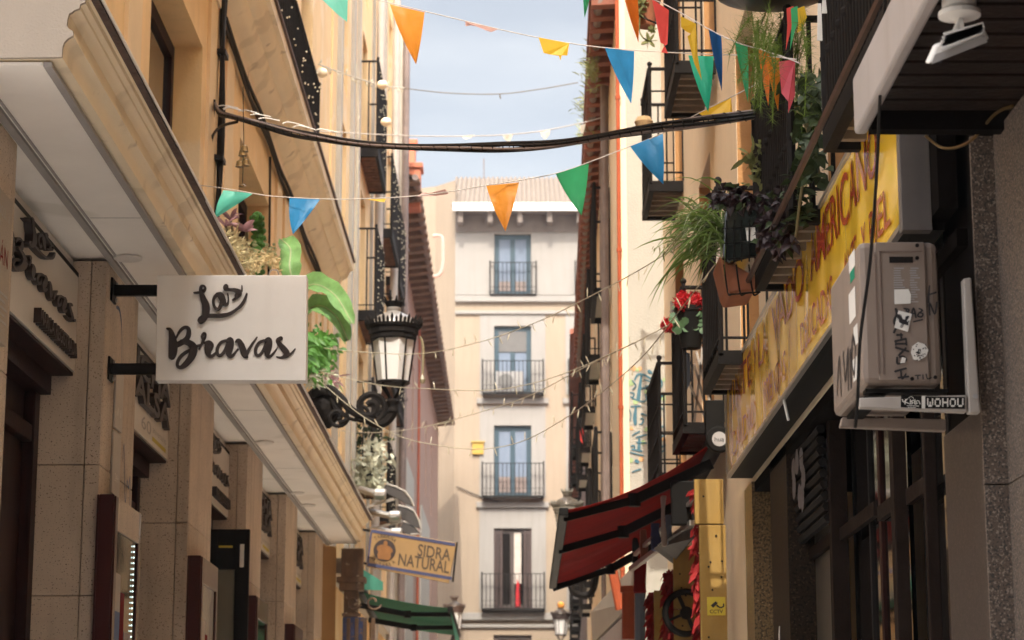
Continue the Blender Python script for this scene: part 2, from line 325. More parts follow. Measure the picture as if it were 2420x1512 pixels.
def balcony(parent, p0, p1, inn, zf, h=1.0, sp=.12, mb_floor=None, mr=None, slats=True, knobs=False, thick=.07, label=None, dots=None, r=.009, mid=()):
    """floor with joists as a part of the building, its railing as a sub-part; p0-p1 is the front edge (xy), inn the inward vector to the wall"""
    mr = mr or m_iron; p0 = Vector((*p0, 0)); p1 = Vector((*p1, 0)); inn = Vector((*inn, 0)); t = (p1-p0).normalized(); Ln = (p1-p0).length
    zv = Vector((0, 0, 1)); f = MB(); z = E+zf
    w = .05; b0 = p0 + zv*(z-thick)
    il = inn.length; n = inn/il; fr = MB()
    fr.obox(b0, t*Ln, n*w, zv*thick); fr.obox(b0 + n*w, t*w, n*(il-w), zv*thick); fr.obox(b0 + t*(Ln-w) + n*w, t*w, n*(il-w), zv*thick)
    f.obox(b0 + n*w + t*w + zv*(thick*.72), t*(Ln-2*w), n*(il-w), zv*thick*.24)
    if slats:
        k = max(3, int(Ln/.17))
        for i in range(1, k): f.obox(b0 + t*(Ln*i/k-.022) + n*w + zv*.004, t*.044, n*(il-w), zv*(thick*.70))
    fl = f.build('balcony', mb_floor or m_slat, parent, label=label)
    fr.build('floor_frame', mr, fl)
    g = MB(); zt = z+h
    path = [p0 + n*il, p0 + n*.02, p1 + n*.02, p1 + n*il]
    for a, b in zip(path, path[1:]):
        g.bar(a + zv*zt, b + zv*zt, .045, .022, side=(0, 0, 1) if False else None); g.bar(a + zv*(z+.08), b + zv*(z+.08), .03, .012)
        for mm in mid: g.bar(a + zv*(z+h*mm), b + zv*(z+h*mm), .02, .012)
        d = (b-a); m = max(1, int(d.length/sp))
        for i in range(m+1):
            q = a + d*(i/m); g.tube([q + zv*z, q + zv*zt], r, 5, cap=False)
            if knobs and i % 2 == 0:
                for kz in (.35, .62): g.ball(q + zv*(z+h*kz), r*2.1, 5)
    for q in (path[1], path[2]): g.tube([q + zv*(z-.02), q + zv*(zt+.03)], r*1.9, 6); g.ball(q + zv*(zt+.05), .025, 6)
    rl = g.build('railing', mr, fl)
    if dots:
        b = MB()
        for i in range(int(dots*1.8)):
            q = p0 + (p1-p0)*rnd.random() - n*.012 + zv*(z+.1+rnd.random()*(h-.1)); b.ball(q, .0095, 5)
        b.build('light_dots', m_bulb, fl)
    return fl
def leafblade(mb, base, tip, w, sag=0, n=5, side=None, fold=.25):
    base = Vector(base); tip = Vector(tip); d = tip-base
    sd = Vector(side) if side else d.cross(Vector((rnd.uniform(-1, 1), rnd.uniform(-1, 1), .6)))
    sd = sd.normalized() if sd.length > 1e-6 else Vector((1, 0, 0)); up = sd.cross(d).normalized()
    b = len(mb.v)
    for i in range(n+1):
        t = i/n; c = base + d*t + Vector((0, 0, sag*4*t*(1-t))); ww = w*max(.04, math.sin(math.pi*min(1, .12+t*.9))**.8) if i < n else .02*w
        mb.v += [c - sd*ww + up*ww*fold, c, c + sd*ww + up*ww*fold]
    for i in range(n):
        k = b+3*i; mb.f += [(k, k+1, k+4, k+3), (k+1, k+2, k+5, k+4)]
def rv(s=1): return Vector((rnd.gauss(0, s), rnd.gauss(0, s), rnd.gauss(0, s)))
NBH, HAZE = 32.8, .0006  # height of the added shading house, and air density
# ------------------------------------------------------------------ ground
g = MB(); g.box(-120, 120, -60, 300, -.3, 0); struct(g.build('ground', m_road, org=(0, 0, 0)))
# ------------------------------------------------------------------ bar building on the left, with its long canopy
LB = thing('bar_building', 'yellow stucco building on the left above a stone shopfront with long white canopy', 'building', (-2.45, 9.4, 0))
XW = -2.45
mb = MB(); ops = []
for a in (14.6, 19.6, 24.6):
    ops.append((a-9.38, a+2.5-9.38, E+3.25, E+5.74))
    ops.append((a+.4-9.38, a+1.9-9.38, E+7.2, E+9.8))
pt = facade(mb, (XW, 9.38), (XW, 29.2), E+3.1, E+13, ops, (-.32, 0, 0))
mb.box(-8, XW-.33, 9.38, 29.2, E+2.4, E+12.99); mb.box(-8, -3.01, 9.38, 29.2, 0, E+2.398)
mb.quad((XW-.33, 29.2, 0), (XW, 29.2, E+3.1), (XW, 29.2, E+13), (XW-.33, 29.2, E+13))
mb.build('wall', m_yel, LB)
for a, b, c, d in ops:
    window(LB, pt, a, b, c, d, m_wood, m_glass, dd=.85, fw=.12)
# flat trim beside the windows and pilaster strips
for y in (13.6, 17.35, 18.4, 22.6, 23.4, 27.6, 28.5):
    mb = MB(); mb.box(XW, XW+.028, y, y+.5, E+3.4, E+6.3); mb.build('pilaster', m_yelj, LB)
PR = [(54,59),(62.8,58.6),(63.5,49),(65.2,44),(69,40),(74,37.4),(74,33),(70.6,31),(68.4,28.6),(67.8,26.8),(68.6,21),(70,15.5),(73,14),(75,12),(77,11.3),(80.5,9.9),(81,6.4),(83,5),(86,4.2),(87,-1)]
prof = [D(x*2.3623, y*2.3623, 9.4) for x, y in PR]
prof += [Vector((-1.846, 9.4, E+3.38)), Vector((-2.80, 9.4, E+3.38)), Vector((-2.80, 9.4, E+3.096))]
mb = MB(); mb.prism(prof, (0, 19.8, 0)); cn = mb.build('canopy', m_mould, LB, smooth=True)
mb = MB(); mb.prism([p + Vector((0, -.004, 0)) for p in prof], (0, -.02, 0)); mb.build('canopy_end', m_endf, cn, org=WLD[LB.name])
mb = MB(); mb.box(-2.99, -2.045, 9.41, 29.15, E+3.078, E+3.092); mb.build('soffit', m_soff, cn, org=WLD[LB.name])
mb = MB(); mb.box(-2.040, -2.004, 9.41, 29.15, E+3.072, E+3.093); mb.box(-2.40, -2.36, 9.41, 29.15, E+3.056, E+3.076); mb.box(-2.345, -2.335, 9.41, 29.15, E+3.066, E+3.076)
mb.build('soffit_trim', m_grey, cn, org=WLD[LB.name])
mb = MB()
for y in (12.1, 15.2, 18.6, 22.1, 25.7): mb.box(-2.33, -2.047, y, y+.006, E+3.0765, E+3.0785)
mb.build('soffit_joint', m_grey, cn, org=WLD[LB.name])
mb = MB(); y = 9.4
while y < 29.1:
    d = rnd.uniform(.5, 1.3); y2 = min(29.2, y+d); mb.box(-1.865, -1.806-rnd.uniform(0, .012), y, y2-.004, E+3.383, E+3.393+rnd.uniform(0, .004)); y = y2
mb.build('flashing', m_slate, cn, org=WLD[LB.name])
mb = MB(); mb.box(-2.4, -1.803, 9.4, 29.2, E+3.398, E+3.403); mb.box(-1.803, -1.799, 9.4, 29.2, E+3.386, E+3.403); mb.build('flashing_edge', m_white, cn, org=WLD[LB.name])
# upper cornice
P2 = [(-2.449,6.30),(-2.40,6.30),(-2.40,6.38),(-2.385,6.40),(-2.36,6.42),(-2.31,6.45),(-2.27,6.50),(-2.255,6.56),(-2.22,6.565),(-2.17,6.60),(-2.14,6.68),(-2.10,6.69),(-2.10,6.80),(-2.449,6.84)]
mb = MB(); mb.prism([P(x, 9.4, z) for x, z in P2], (0, 19.75, 0)); c2 = mb.build('upper_cornice', m_mould, LB, smooth=True)
mb = MB(); mb.box(-2.12, -2.075, 9.4, 29.17, E+6.802, E+6.83); mb.build('flashing', m_slate, c2, org=WLD[LB.name])
balcony(LB, (-2.12, 18.6), (-2.12, 24.0), (-.33, 0), 6.86, .72, .15, m_mould, m_iron, slats=False, thick=.04, dots=26)
# stone pillars
PIL = [(9.41, 10.57), (13.05, 14.2), (16.7, 17.98), (20.35, 21.6), (23.95, 25.2), (27.6, 28.7)]
for i, (a, b) in enumerate(PIL):
    mb = MB(); zc_ = [0, E+.32, E+1.02+.06*(i % 2), E+1.92-.08*(i % 2), E+3.06]
    for za_, zb_ in zip(zc_, zc_[1:]): mb.box(-2.488, -2.4, a, b, za_, zb_-.004); mb.box(-3.0, -2.493, a+.002, b-.002, za_, zb_-.004)
    mb.build('pillar', m_stone, LB, bevel=.006)
bays = [(PIL[i][1], PIL[i+1][0]) for i in range(5)]
for i, (a, b) in enumerate(bays):
    a += .003; b -= .003
    mb = MB(); mb.box(-2.84, -2.60, a, b, E+2.985, E+3.058); mb.build('frieze', m_board, LB)
    mb = MB(); mb.box(-2.80, -2.565, a, b, E+2.955, E+2.98); mb.build('black_rail', m_black, LB)  # black trim strip above the fascia board
    mb = MB(); mb.box(-2.84, -2.70, a, b, E+2.25, E+2.395); mb.box(-2.72, -2.575, a, b, E+2.362, E+2.378); mb.build('door_lintel', m_wood, LB)
    d = MB(); x0, x1 = -2.86, -2.76
    for y0 in (a, (a+b)/2-.07, b-.14): d.box(x0, x1, y0, y0+.14, 0, E+2.25)
    d.box(x0, x1-.01, a+.14, b-.14, E+1.95, E+2.05); d.box(x0, x1-.01, a+.14, b-.14, .0, .25)
    dr = d.build('door', m_wood, LB, bevel=.008)
    d = MB(); d.box(-2.835, -2.825, a+.14, b-.14, .25, E+2.25); d.build('door_panel', m_doorp, dr)

# script lettering, drawn as brush strokes in the coordinates of a 2048 px wide close view of the projecting sign
LAS = [[(560,293,20),(600,290,26),(645,284,30)],
 [(668,272,34),(640,240,34),(655,208,30),(690,212,26),(700,240,26),(680,268,34),(640,285,34)],
 [(640,250,40),(655,310,58),(680,380,80),(705,440,92),(710,510,96),(700,575,80),(668,640,54),(635,662,38),(618,638,32),(640,602,28),(690,583,36),(760,580,46),(880,578,50),(990,560,40),(1080,510,34),(1150,450,36),(1195,380,36),(1222,303,22)],
 [(875,312,40),(830,330,36),(803,385,32),(806,440,34),(828,485,36),(862,498,36),(886,465,40),(905,410,44),(905,360,40)],
 [(850,310,40),(890,325,84),(918,380,80),(935,420,62),(960,443,42),(984,420,24),(990,360,19),(980,303,16)],
 [(962,212,60),(955,240,56),(1000,252,36),(1070,258,48),(1118,290,84),(1100,330,64),(1085,360,36),(1045,380,22)],
 [(1130,290,40),(1158,262,22),(1160,200,14)]]
BRAV = [[(215,745,18),(258,762,50),(284,850,88),(292,950,112),(290,1030,110),(278,1090,92)],
 [(330,865,16),(378,775,30),(435,728,36),(485,742,50),(490,810,60),(465,868,62),(410,912,66),(340,945,70)],
 [(400,905,50),(485,920,76),(545,968,98),(545,1040,98),(510,1120,82),(450,1190,70),(390,1230,46),(350,1213,40),(350,1160,40),(390,1092,42),(450,1042,42),(500,1015,36)],
 [(580,965,30),(640,945,25)],
 [(622,1002,18),(650,945,26),(672,885,32),(660,845,36),(676,805,32),(700,808,28),(697,850,26),(672,900,26),(655,940,26)],
 [(690,925,28),(745,915,50),(782,945,48),(762,990,60),(735,1020,60)],
 [(728,940,66),(732,1030,82),(748,1085,52),(785,1085,40),(830,1048,28),(850,1020,22)],
 [(960,893,34),(895,918,36),(852,990,40),(852,1058,42),(886,1080,40),(930,1040,38),(968,965,42),(985,900,36)],
 [(985,890,50),(1018,885,72),(1014,960,86),(995,1040,76),(1004,1090,48),(1042,1083,36),(1085,1030,26),(1110,1000,24)],
 [(1085,905,26),(1118,895,60),(1150,945,78),(1172,1005,82),(1200,1075,78),(1228,1098,28)],
 [(1212,1085,34),(1250,1000,36),(1300,920,30),(1350,848,18)],
 [(1443,893,34),(1378,918,36),(1335,990,40),(1335,1058,42),(1369,1080,40),(1413,1040,38),(1451,965,42),(1468,900,36)],
 [(1468,890,50),(1501,885,72),(1497,960,86),(1478,1040,76),(1487,1090,48),(1525,1083,36),(1570,1035,26),(1606,980,16)],
 [(1652,862,50),(1612,890,54),(1640,942,62),(1690,1000,78),(1722,1055,82),(1690,1095,46),(1640,1105,30),(1598,1095,20)],
 [(1735,1085,36),(1785,1050,28),(1830,993,16)]]
def sc(x, y): return ((600 + x/3.1508)/1.69323, (1080 + y/3.15)/1.69323)
SY = 13.2
PS = thing('projecting_sign', 'square white box sign with brush lettering on two black arms off the stone pillar', 'sign', D(547, 905, SY))
def quadbox(mb, tl, tr, br, bl, Y, d):
    p = [D(*q, Y) for q in (tl, tr, br, bl)]; mb.prism([p[0], p[1], p[2], p[3]], (0, d, 0))
mb = MB(); quadbox(mb, (371.5, 650), (724.5, 650), (723, 899), (367.5, 899), SY, .11); mb.build('panel', m_sgn, PS, bevel=.004)
mb = MB()
for i, st in enumerate(LAS + BRAV): ribbon(mb, st, lambda x, y: D(*sc(x, y), SY), (0, -1, 0), .022, off=-.0006*i)
mb.build('lettering', m_lett, PS)
for yy in (687.5, 873):
    mb = MB(); a = D(272, yy, SY+.05); b = D(372, yy, SY+.05); mb.obox(a - Vector((.02, .02, .03)), (b.x-a.x+.02, 0, 0), (0, .04, 0), (0, 0, .065))
    mb.box(-2.398, -2.385, SY-.02, SY+.12, a.z-.07, a.z+.07); mb.build('bracket', m_black, PS, bevel=.003)
    mb = MB()
    for dz in (-.05, .05): mb.lathe((-2.384, SY+.09, a.z+dz), [(.012, 0), (.012, .012)], 8, axis=(1, 0, 0))
    mb.build('bolt', m_steel, PS)
mb = MB(); a = D(647, 649, SY+.05); mb.tube(cv([a+Vector((-.03, 0, 0)), a+Vector((-.02, 0, .025)), a+Vector((0, 0, .03)), a+Vector((.02, 0, .025)), a+Vector((.03, 0, 0))]), .004, 5); mb.build('lifting_ring', m_steel, PS)

# lettering fixed to the fascia boards of each bay
def script_wall(mb, y0, y1, z0, z1, X=-2.565, h=.05):
    sy = (y1-y0)/1650; szz = (z1-z0)/1060
    for i, st in enumerate(LAS + BRAV):
        ribbon(mb, [(x, y, w*.95) for x, y, w in st], lambda x, y: Vector((X, y0 + (x-200)*sy, E + z1 - (y-190)*szz)), (1, 0, 0), h, k=4, off=-.0006*i)
kinds = ['black script letters over small black capitals in the nearest bay', 'two rows of tall dark block letters behind the hanging white sign', 'small black script letters in the third bay from the viewer', 'tall dark block letters in the fourth bay, above the mahogany cases', 'dark block letters in the last bay before the carved wooden pilaster']
for i, (a, b) in enumerate(bays):
    fs = thing('fascia_sign', 'white fascia board with ' + kinds[i], 'sign', (-2.58, a, E+2.4), 'fascia boards between the pillars')
    mb = MB(); mb.box(-2.80, -2.565, a+.003, b-.003, E+2.385, E+2.952); mb.build('board', m_board, fs)
    mb = MB(); w = b-a
    if i in (0, 2):
        script_wall(mb, a+.45, b-.12, 2.585, 2.94)
        o = MB(); text(o, 'MARCA REGISTRADA', (-2.5645, a+w*.52, E+2.44), (0, 1, 0), (0, 0, 1), .115, h=.04, width=w*.42, bold=.012); o.build('small_lettering', m_lett, fs)
    else:
        for r_, (s_, zz) in enumerate((('LICHA', 2.755), ('SALSA', 2.585))): text(mb, s_, (-2.5645, a+w*.18, E+zz), (0, 1, 0), (0, 0, 1), .225, h=.04, width=w*.74, bold=.03)
        o = MB(); text(o, '60', (-2.5645, a+w*.50, E+2.44), (0, 1, 0), (0, 0, 1), .13, h=.002, width=w*.17); text(o, 'aniversario', (-2.5645, a+w*.70, E+2.48), (0, 1, 0), (0, 0, 1), .07, h=.002, width=w*.25); o.build('printed_number', m_grey, fs)
        o = MB(); o.box(-2.5645, -2.563, a+w*.70, a+w*.95, E+2.42, E+2.45); o.build('printed_stripe', m_yel_st, fs)
    mb.build('lettering', m_lett, fs)
# round soffit lamps
for j, (x, y) in enumerate(((302, 607), (625, 1043), (701, 1163), (728, 1192))):
    q = D(x, y, 10); k = 3.077/(q.z-E); c = Vector((q.x*k, 10*k, E+3.077))
    mb = MB(); mb.lathe(c, [(.07, 0), (.085, -.004), (.085, -.012), (.075, -.018), (.02, -.021)], 24)
    tag(mb.build('ceiling_lamp', m_white, smooth=True), 'round flush white lamp in the canopy soffit, ' + ('nearest, beside the first full pillar', 'small in view, below the hanging white sign', 'third along, above the far pillars', 'last one, close to the canopy end')[j], 'lamp', 'round soffit lamps')
# plaques and menu cases on the pillars
pl = MB(); pl.box(-2.399, -2.37, 9.9, 10.40, E+2.02, E+2.72); p_ = tag(pl.build('wall_plaque', m_endf, bevel=.004), 'cream engraved plaque on the stone pillar at the left edge', 'plaque')
WLD[p_.name] = Vector(p_.location)
tx = MB()
text(tx, "de 2002, a", (-2.3695, 9.93, E+2.60), (0, 1, 0), (0, 0, 1), .07, h=.0015, width=.42)
for k in range(5): tx.box(-2.3695, -2.3685, 9.93, 10.37-.05*(k % 2), E+2.24-k*.032, E+2.252-k*.032)
tx.build('engraving', m_grey, p_)
tx = MB(); text(tx, 'LÁN', (-2.3695, 10.12, E+2.38), (0, 1, 0), (0, 0, 1), .13, h=.0015, width=.22); tx.build('red_engraving', m_red, p_)
for k, (z0, z1, y0, y1) in enumerate(((2.12, 2.50, 13.42, 13.68), (1.72, 2.10, 13.40, 13.66))):
    mb = MB(); mb.box(-2.399, -2.385, y0, y1, E+z0, E+z1)
    o = tag(mb.build('metal_plaque', m_steel, bevel=.003), ('upper' if k == 0 else 'lower') + ' of two brushed metal plaques on the pillar behind the sign arms', 'plaque'); WLD[o.name] = Vector(o.location)
    tx = MB(); text(tx, '24H' if k else 'I I', (-2.3845, y0+.07, E+z0+.08), (0, 1, 0), (0, 0, 1), .07, h=.0015, width=.12); tx.build('lettering', m_stk, o)
for i, (y0, zt) in enumerate(((13.0, 1.66), (16.72, 1.68), (20.4, 1.69), (24.0, 1.69))):
    cs = thing('menu_case', 'mahogany glass-fronted display case on the ' + ('nearest full pillar, with a strip of white lights', 'second pillar, its glass full of red reflections', 'third pillar, small and dark with a white sheet', 'fourth pillar, just its top in view')[i], 'display case', (-2.35, y0, E-.4), 'display cases on the stone pillars')
    y1 = y0+.92; x0, x1 = -2.399, -2.30; zb = E-.4; zt += E
    f = MB(); f.box(x0, x0+.012, y0, y1, zb, zt); f.box(x0+.012, x1, y0, y0+.05, zb, zt); f.box(x0+.012, x1, y1-.05, y1, zb, zt); f.box(x0+.012, x1, y0+.05, y1-.05, zt-.05, zt); f.box(x0+.012, x1, y0+.05, y1-.05, zb, zb+.05)
    f.build('body', m_case, cs, bevel=.005)
    f = MB(); f.box(x1+.001, x1+.012, y0+.01, y0+.09, zb, zt-.01); f.box(x1+.001, x1+.012, y1-.09, y1-.01, zb, zt-.01); f.build('door_frame', m_case, cs, bevel=.003)
    f = MB(); f.box(x1+.001, x1+.013, y0+.09, y1-.09, zt-.20, zt-.01); f.build('top_rail', m_stone if i == 0 else m_case, cs, bevel=.003)
    f = MB(); f.box(x1-.004, x1+.002, y0+.09, y1-.09, zb+.05, zt-.20); f.build('glass', m_gdark, cs)
    if i in (0, 1):
        f = MB(); cols = [(m_endf, .12, .30, 1.0, 1.22), (m_red, .32, .44, .72, 1.12), (m_blu, .14, .30, .4, 1.0), (m_pink, .46, .72, .2, .9), (FLAG['orange'], .34, .42, .35, .66)]
        for mm, a, b, c, d in cols:
            f = MB(); f.box(x1+.0025, x1+.004, y0+a, y0+b, E+c, E+d); f.build('menu_sheet', mm, cs)
        if i == 0:
            f = MB(); k = zt-.23
            while k > zb+.1: f.ball((x1+.008, y0+.70, k), .005, 6); k -= .034
            f.build('light_strip', M('led_strip', (.75, 1, .95), .3, 0, emit=.9), cs)
    f = MB(); f.box(x1+.013, x1+.025, y1-.10, y1-.07, E+.62, E+.70); f.build('latch', m_steel, cs)
# open black door with pale glass between second and third pillars
dr = thing('shop_door', 'black framed door leaf with frosted glass standing open between the second and third pillars', 'door', (-2.42, 19.6, 0))
f = MB(); a, b = D(498, 1250, 19.6), D(590, 1250, 19.6); f.box(a.x, a.x+.06, 19.6, 19.66, 0, a.z); f.box(b.x-.12, b.x, 19.6, 19.66, 0, a.z); f.box(a.x+.06, b.x-.12, 19.6, 19.66, a.z-.35, a.z); f.build('frame', m_black, dr, bevel=.004)
f = MB(); f.box(a.x+.06, b.x-.12, 19.62, 19.64, 0, a.z-.35); f.build('glass', M('frosted_green', (.16, .15, .11), .4, .15, 2), dr)
f = MB(); q = D(567, 1285, 19.58); f.box(q.x, q.x+.035, 19.59, 19.598, q.z-.2, q.z); f.build('sticker', m_stk, dr)
f = MB(); q = D(530, 1288, 19.58); f.box(q.x-.05, q.x+.07, 19.59, 19.598, q.z-.02, q.z-.002); f.build('brass_strip', m_yel_st, dr)
# hand-painted squiggles on the pillar's street face
mb = MB()
def pg(x, y): return Vector((-2.399, 13.15 + x*.5, E + 2.95 - y))
for st in ([(.5,.10,.03),(.75,.10,.05),(.95,.22,.05),(1.0,.5,.02),(.95,.8,.03),(.8,.95,.05),(.68,.85,.03)], [(1.3,.98,.03),(1.38,.88,.04),(1.5,1.1,.05),(1.62,1.22,.04),(1.68,1.08,.03),(1.8,1.12,.04),(1.9,1.05,.05),(1.95,1.25,.04)]):
    ribbon(mb, [(x, y, w*.6) for x, y, w in st], pg, (1, 0, 0), .001)
tag(mb.build('graffiti_tag', m_blu), 'faded blue scribble sprayed on the stone pillar behind the sign arms', 'graffiti')
# wall cables and the wind chime
mb = MB()
for k, dx in enumerate((0, .05, .085)):
    mb.tube(cv([(XW+.06+.02*k, 17.80+dx, E+7), (XW+.06, 17.78+dx, E+6.1), (XW+.08-.02*k, 17.8+dx*1.1, E+5.2), (XW+.05, 17.80+dx, E+4.4), (XW+.05, 17.82+dx*.6, E+3.4)]), .024-.004*k, 6)
for z in (4.3, 5.0, 5.9): mb.box(XW+.02, XW+.10, 17.72, 17.92, E+z, E+z+.04)
tag(mb.build('wall_cables', m_cable), 'thick black cables running down the yellow wall beside the first window', 'cable')
mb = MB()
for k in range(3): mb.tube(cv([(XW+.035+.018*k, y, E+6.24-.035*(k % 2)+.03*math.sin(y*2.1+k)) for y in [17.9+i*.9 for i in range(12)]], 3), .017, 5)
tag(mb.build('cornice_cable', m_cable), 'black cable line slung along under the upper cornice of the yellow building', 'cable')
mb = MB(); mb.tube(cv([(XW+.02, 21.9, E+6.2), (XW+.03, 21.92, E+5.2), (XW+.02, 21.88, E+3.4)]), .012, 5)
tag(mb.build('thin_cable', m_cable), 'single thin black cable hanging down the yellow wall above the cactus', 'cable')
wc = thing('wind_chime', 'small brass bell wind chime hanging before the yellow wall', 'wind chime', D(575, 440, 15.5))
mb = MB(); mb.tube([D(574, 205, 15.5), D(576, 330, 15.5), D(573, 432, 15.5)], .003, 4); mb.build('cord', m_cable, wc)
for x, y in ((566, 388), (573, 362), (580, 385), (577, 352)):
    mb = MB(); mb.lathe(D(x, y, 15.5), [(.008, .03), (.022, .02), (.028, -.012), (.031, -.02)], 8); mb.build('bell', m_gold, wc)
mb = MB(); mb.lathe(D(573, 440, 15.5), [(.004, .02), (.03, 0), (.004, -.01)], 6); mb.build('sail', m_gold, wc)
# ------------------------------------------------------------------ tavern beyond it: ochre pier, carved pilaster, balconies
TB = thing('tavern_building', 'tall cream building beyond the bar, with dark balconies and a carved wooden shopfront', 'building', (-2.45, 29.2, 0))
mb = MB(); ops = []
for yy in (30.6, 34.7, 38.8, 41.6):
    for zz in (4.6, 7.2, 9.85, 12.6): ops.append((yy-29.22, yy+1.1-29.22, E+zz, E+zz+2.1))
pt = facade(mb, (-2.42, 29.22), (-2.36, 44.2), 0, E+15.5, ops, (-.25, 0, 0))
mb.box(-9, -2.69, 29.22, 44.2, 0, E+15.49); mb.quad((-2.69, 44.2, 0), (-2.69, 44.2, E+15.5), (-2.36, 44.2, E+15.5), (-2.36, 44.2, 0)); mb.quad((-2.69, 29.22, 0), (-2.42, 29.22, 0), (-2.42, 29.22, E+15.5), (-2.69, 29.22, E+15.5))
mb.build('wall', m_yel, TB)
for i, o in enumerate(ops):
    window(TB, pt, *o, m_white if i % 2 else m_wood, m_glass, dd=.7, fw=.09)
for y, w in ((29.9, .22), (32.3, .28), (33.5, .2), (36.9, .25), (40.4, .2), (43.2, .3)):
    mb = MB(); mb.box(-2.43, -2.345, y, y+w, E+2.9, E+15.4); mb.build('pilaster', m_ivory, TB, bevel=.01)
mb = MB(); mb.box(-2.43, -2.2, 29.25, 44.1, E+2.7, E+2.9); mb.box(-2.43, -2.15, 44.0, 44.25, E+2, E+15.4); mb.build('string_course', m_ivory, TB)
for y, x, m in ((36.9, -2.24, m_pgrey), (41.1, -2.20, m_pgrey), (43.6, -2.13, m_gut)):
    mb = MB(); mb.tube([(x, y, 1), (x, y, E+15)], .075, 10)
    for z in range(3, 15, 3): mb.lathe((x, y, z), [(.095, 0), (.095, .05)], 10)
    mb.build('drainpipe', m, TB, smooth=True)
for (a, b, z, h) in ((34.2, 36.5, 9.85, 1.4), (38.5, 40.9, 9.6, 1.3), (41.4, 43.4, 9.4, 1.3), (34.3, 36.3, 7.25, 1.3), (38.4, 40.8, 7.1, 1.3), (41.3, 43.4, 7.0, 1.3), (33.9, 36.2, 4.7, 1.35), (38.4, 40.6, 4.6, 1.2)):
    balcony(TB, (-2.10, a), (-2.10, b), (-.30, 0), z, h, .12, m_brick, m_iron, slats=True, thick=.16, dots=26, r=.012)
mb = MB(); mb.box(-2.50, -2.27, 29.19, 29.215, 0, E+3.05); mb.build('ochre_pier', m_jshade if False else M('ochre_pier_paint', (.56, .33, .13), .8, .06, 2, .1, 40), TB)
# carved and painted wooden pilaster
cp = MB(); x0, x1 = D(805, 1400, 29.0).x, D(853, 1400, 29.0).x; zc = D(820, 1395, 29.0).z
cp.box(x0+.04, x1-.04, 29.0, 29.18, 0, zc); cp.box(x0-.02, x1+.03, 28.95, 29.18, zc, zc+.10)
cp.box(x0-.05, x1+.06, 28.92, 29.18, zc+.10, zc+.17); cp.box(x0, x1+.02, 28.98, 29.18, zc+.17, E+3.0)
for k in range(4): cp.box(x0+.08+k*.105, x0+.13+k*.105, 28.975, 29.0, 0, zc-.35)
for k in (0, 1):
    c = Vector((x0+.16+k*.26, 28.975, zc-.15)); cp.tube([c + Vector((math.cos(a)*(.03+.013*a), 0, math.sin(a)*(.03+.013*a))) for a in [i*.5 for i in range(13)]], .016, 5)
cp.box(x0+.02, x1, 28.97, 29.0, zc-.33, zc-.29); cp.build('carved_pilaster', m_oldw, TB, bevel=.006)
cp = MB(); cp.box(x0+.03, x1+.05, 28.985, 28.999, 0, zc-.34); cp.build('painted_plinth', m_navy, TB)
# cider sign
TL, TR, BR, BL = [D(x, y, 29.6) for x, y in ((875, 1248), (1078, 1282), (1060, 1377), (865, 1338))]
cs = thing('cider_sign', 'tan tavern sign with blue borders and round dark emblem, tilted down to the right', 'sign', (TL+TR+BR+BL)/4)
mb = MB(); mb.prism([TL, TR, BR, BL], (0, .09, 0)); m_tan = M('tan_sign', (.235, .14, .053), .5, .12, 2, streak=.2); mb.build('panel', m_tan, cs, bevel=.004)
def sq(u, v, o=.0): return TL + (TR-TL)*u + (BL-TL)*v + Vector((0, -o, 0))
mb = MB()
for v0, v1 in ((.02, .10), (.90, .98)): mb.prism([sq(.01, v0, .002), sq(.99, v0, .002), sq(.99, v1, .002), sq(.01, v1, .002)], (0, -.004, 0))
mb.prism([sq(.005, .105, .002), sq(.025, .105, .002), sq(.025, .895, .002), sq(.005, .895, .002)], (0, -.004, 0)); mb.build('blue_border', M('border_blue', (.03, .034, .085), .6, .2, 8), cs)
m_slet = M('sign_letter_brown', (.04, .024, .012), .6, .1, 10)
mb = MB(); xd = (TR-TL).normalized(); wd = (TR-TL).length; yd = (TL-BL).normalized(); hg = (TL-BL).length
text(mb, 'SIDRA', sq(.57, .50, .003), xd, yd, hg*.44, .002, width=wd*.38, bold=.012); text(mb, 'NATURAL', sq(.36, .82, .003), xd, yd, hg*.44, .002, width=wd*.59, bold=.012)
for row, (u0, u1, vb, n_) in enumerate(((.57, .94, .50, 5), (.36, .95, .82, 7))): pass
cc = (.19, .51)
for s_, up_, rad in (('TABERNA', 1, .40), ('SIDRERIA', -1, .43)):
    for i, ch in enumerate(s_):
        a = (i-(len(s_)-1)/2)*.24; ex = wd*.148
        if up_ > 0: q = sq(cc[0], cc[1], .003) + xd*(math.sin(a)*ex*.98) + yd*(math.cos(a)*ex*.98); xa = xd*math.cos(a) - yd*math.sin(a); ya = yd*math.cos(a) + xd*math.sin(a)
        else: q = sq(cc[0], cc[1], .003) + xd*(math.sin(a)*ex*1.25) - yd*(math.cos(a)*ex*1.25); xa = xd*math.cos(a) + yd*math.sin(a); ya = yd*math.cos(a) - xd*math.sin(a)
        text(mb, ch, q - xa*.028, xa, ya, hg*.15, .002, width=.036 if ch != 'I' else .012)
mb.build('lettering', m_slet, cs)
mb = MB(); c = sq(*cc, .0); mb.lathe(c, [(wd*.128, .003), (wd*.128, .006)], 28, axis=(0, -1, 0)); mb.build('emblem_disc', M('emblem_dark', (.022, .012, .010), .5, .1, 6), cs)
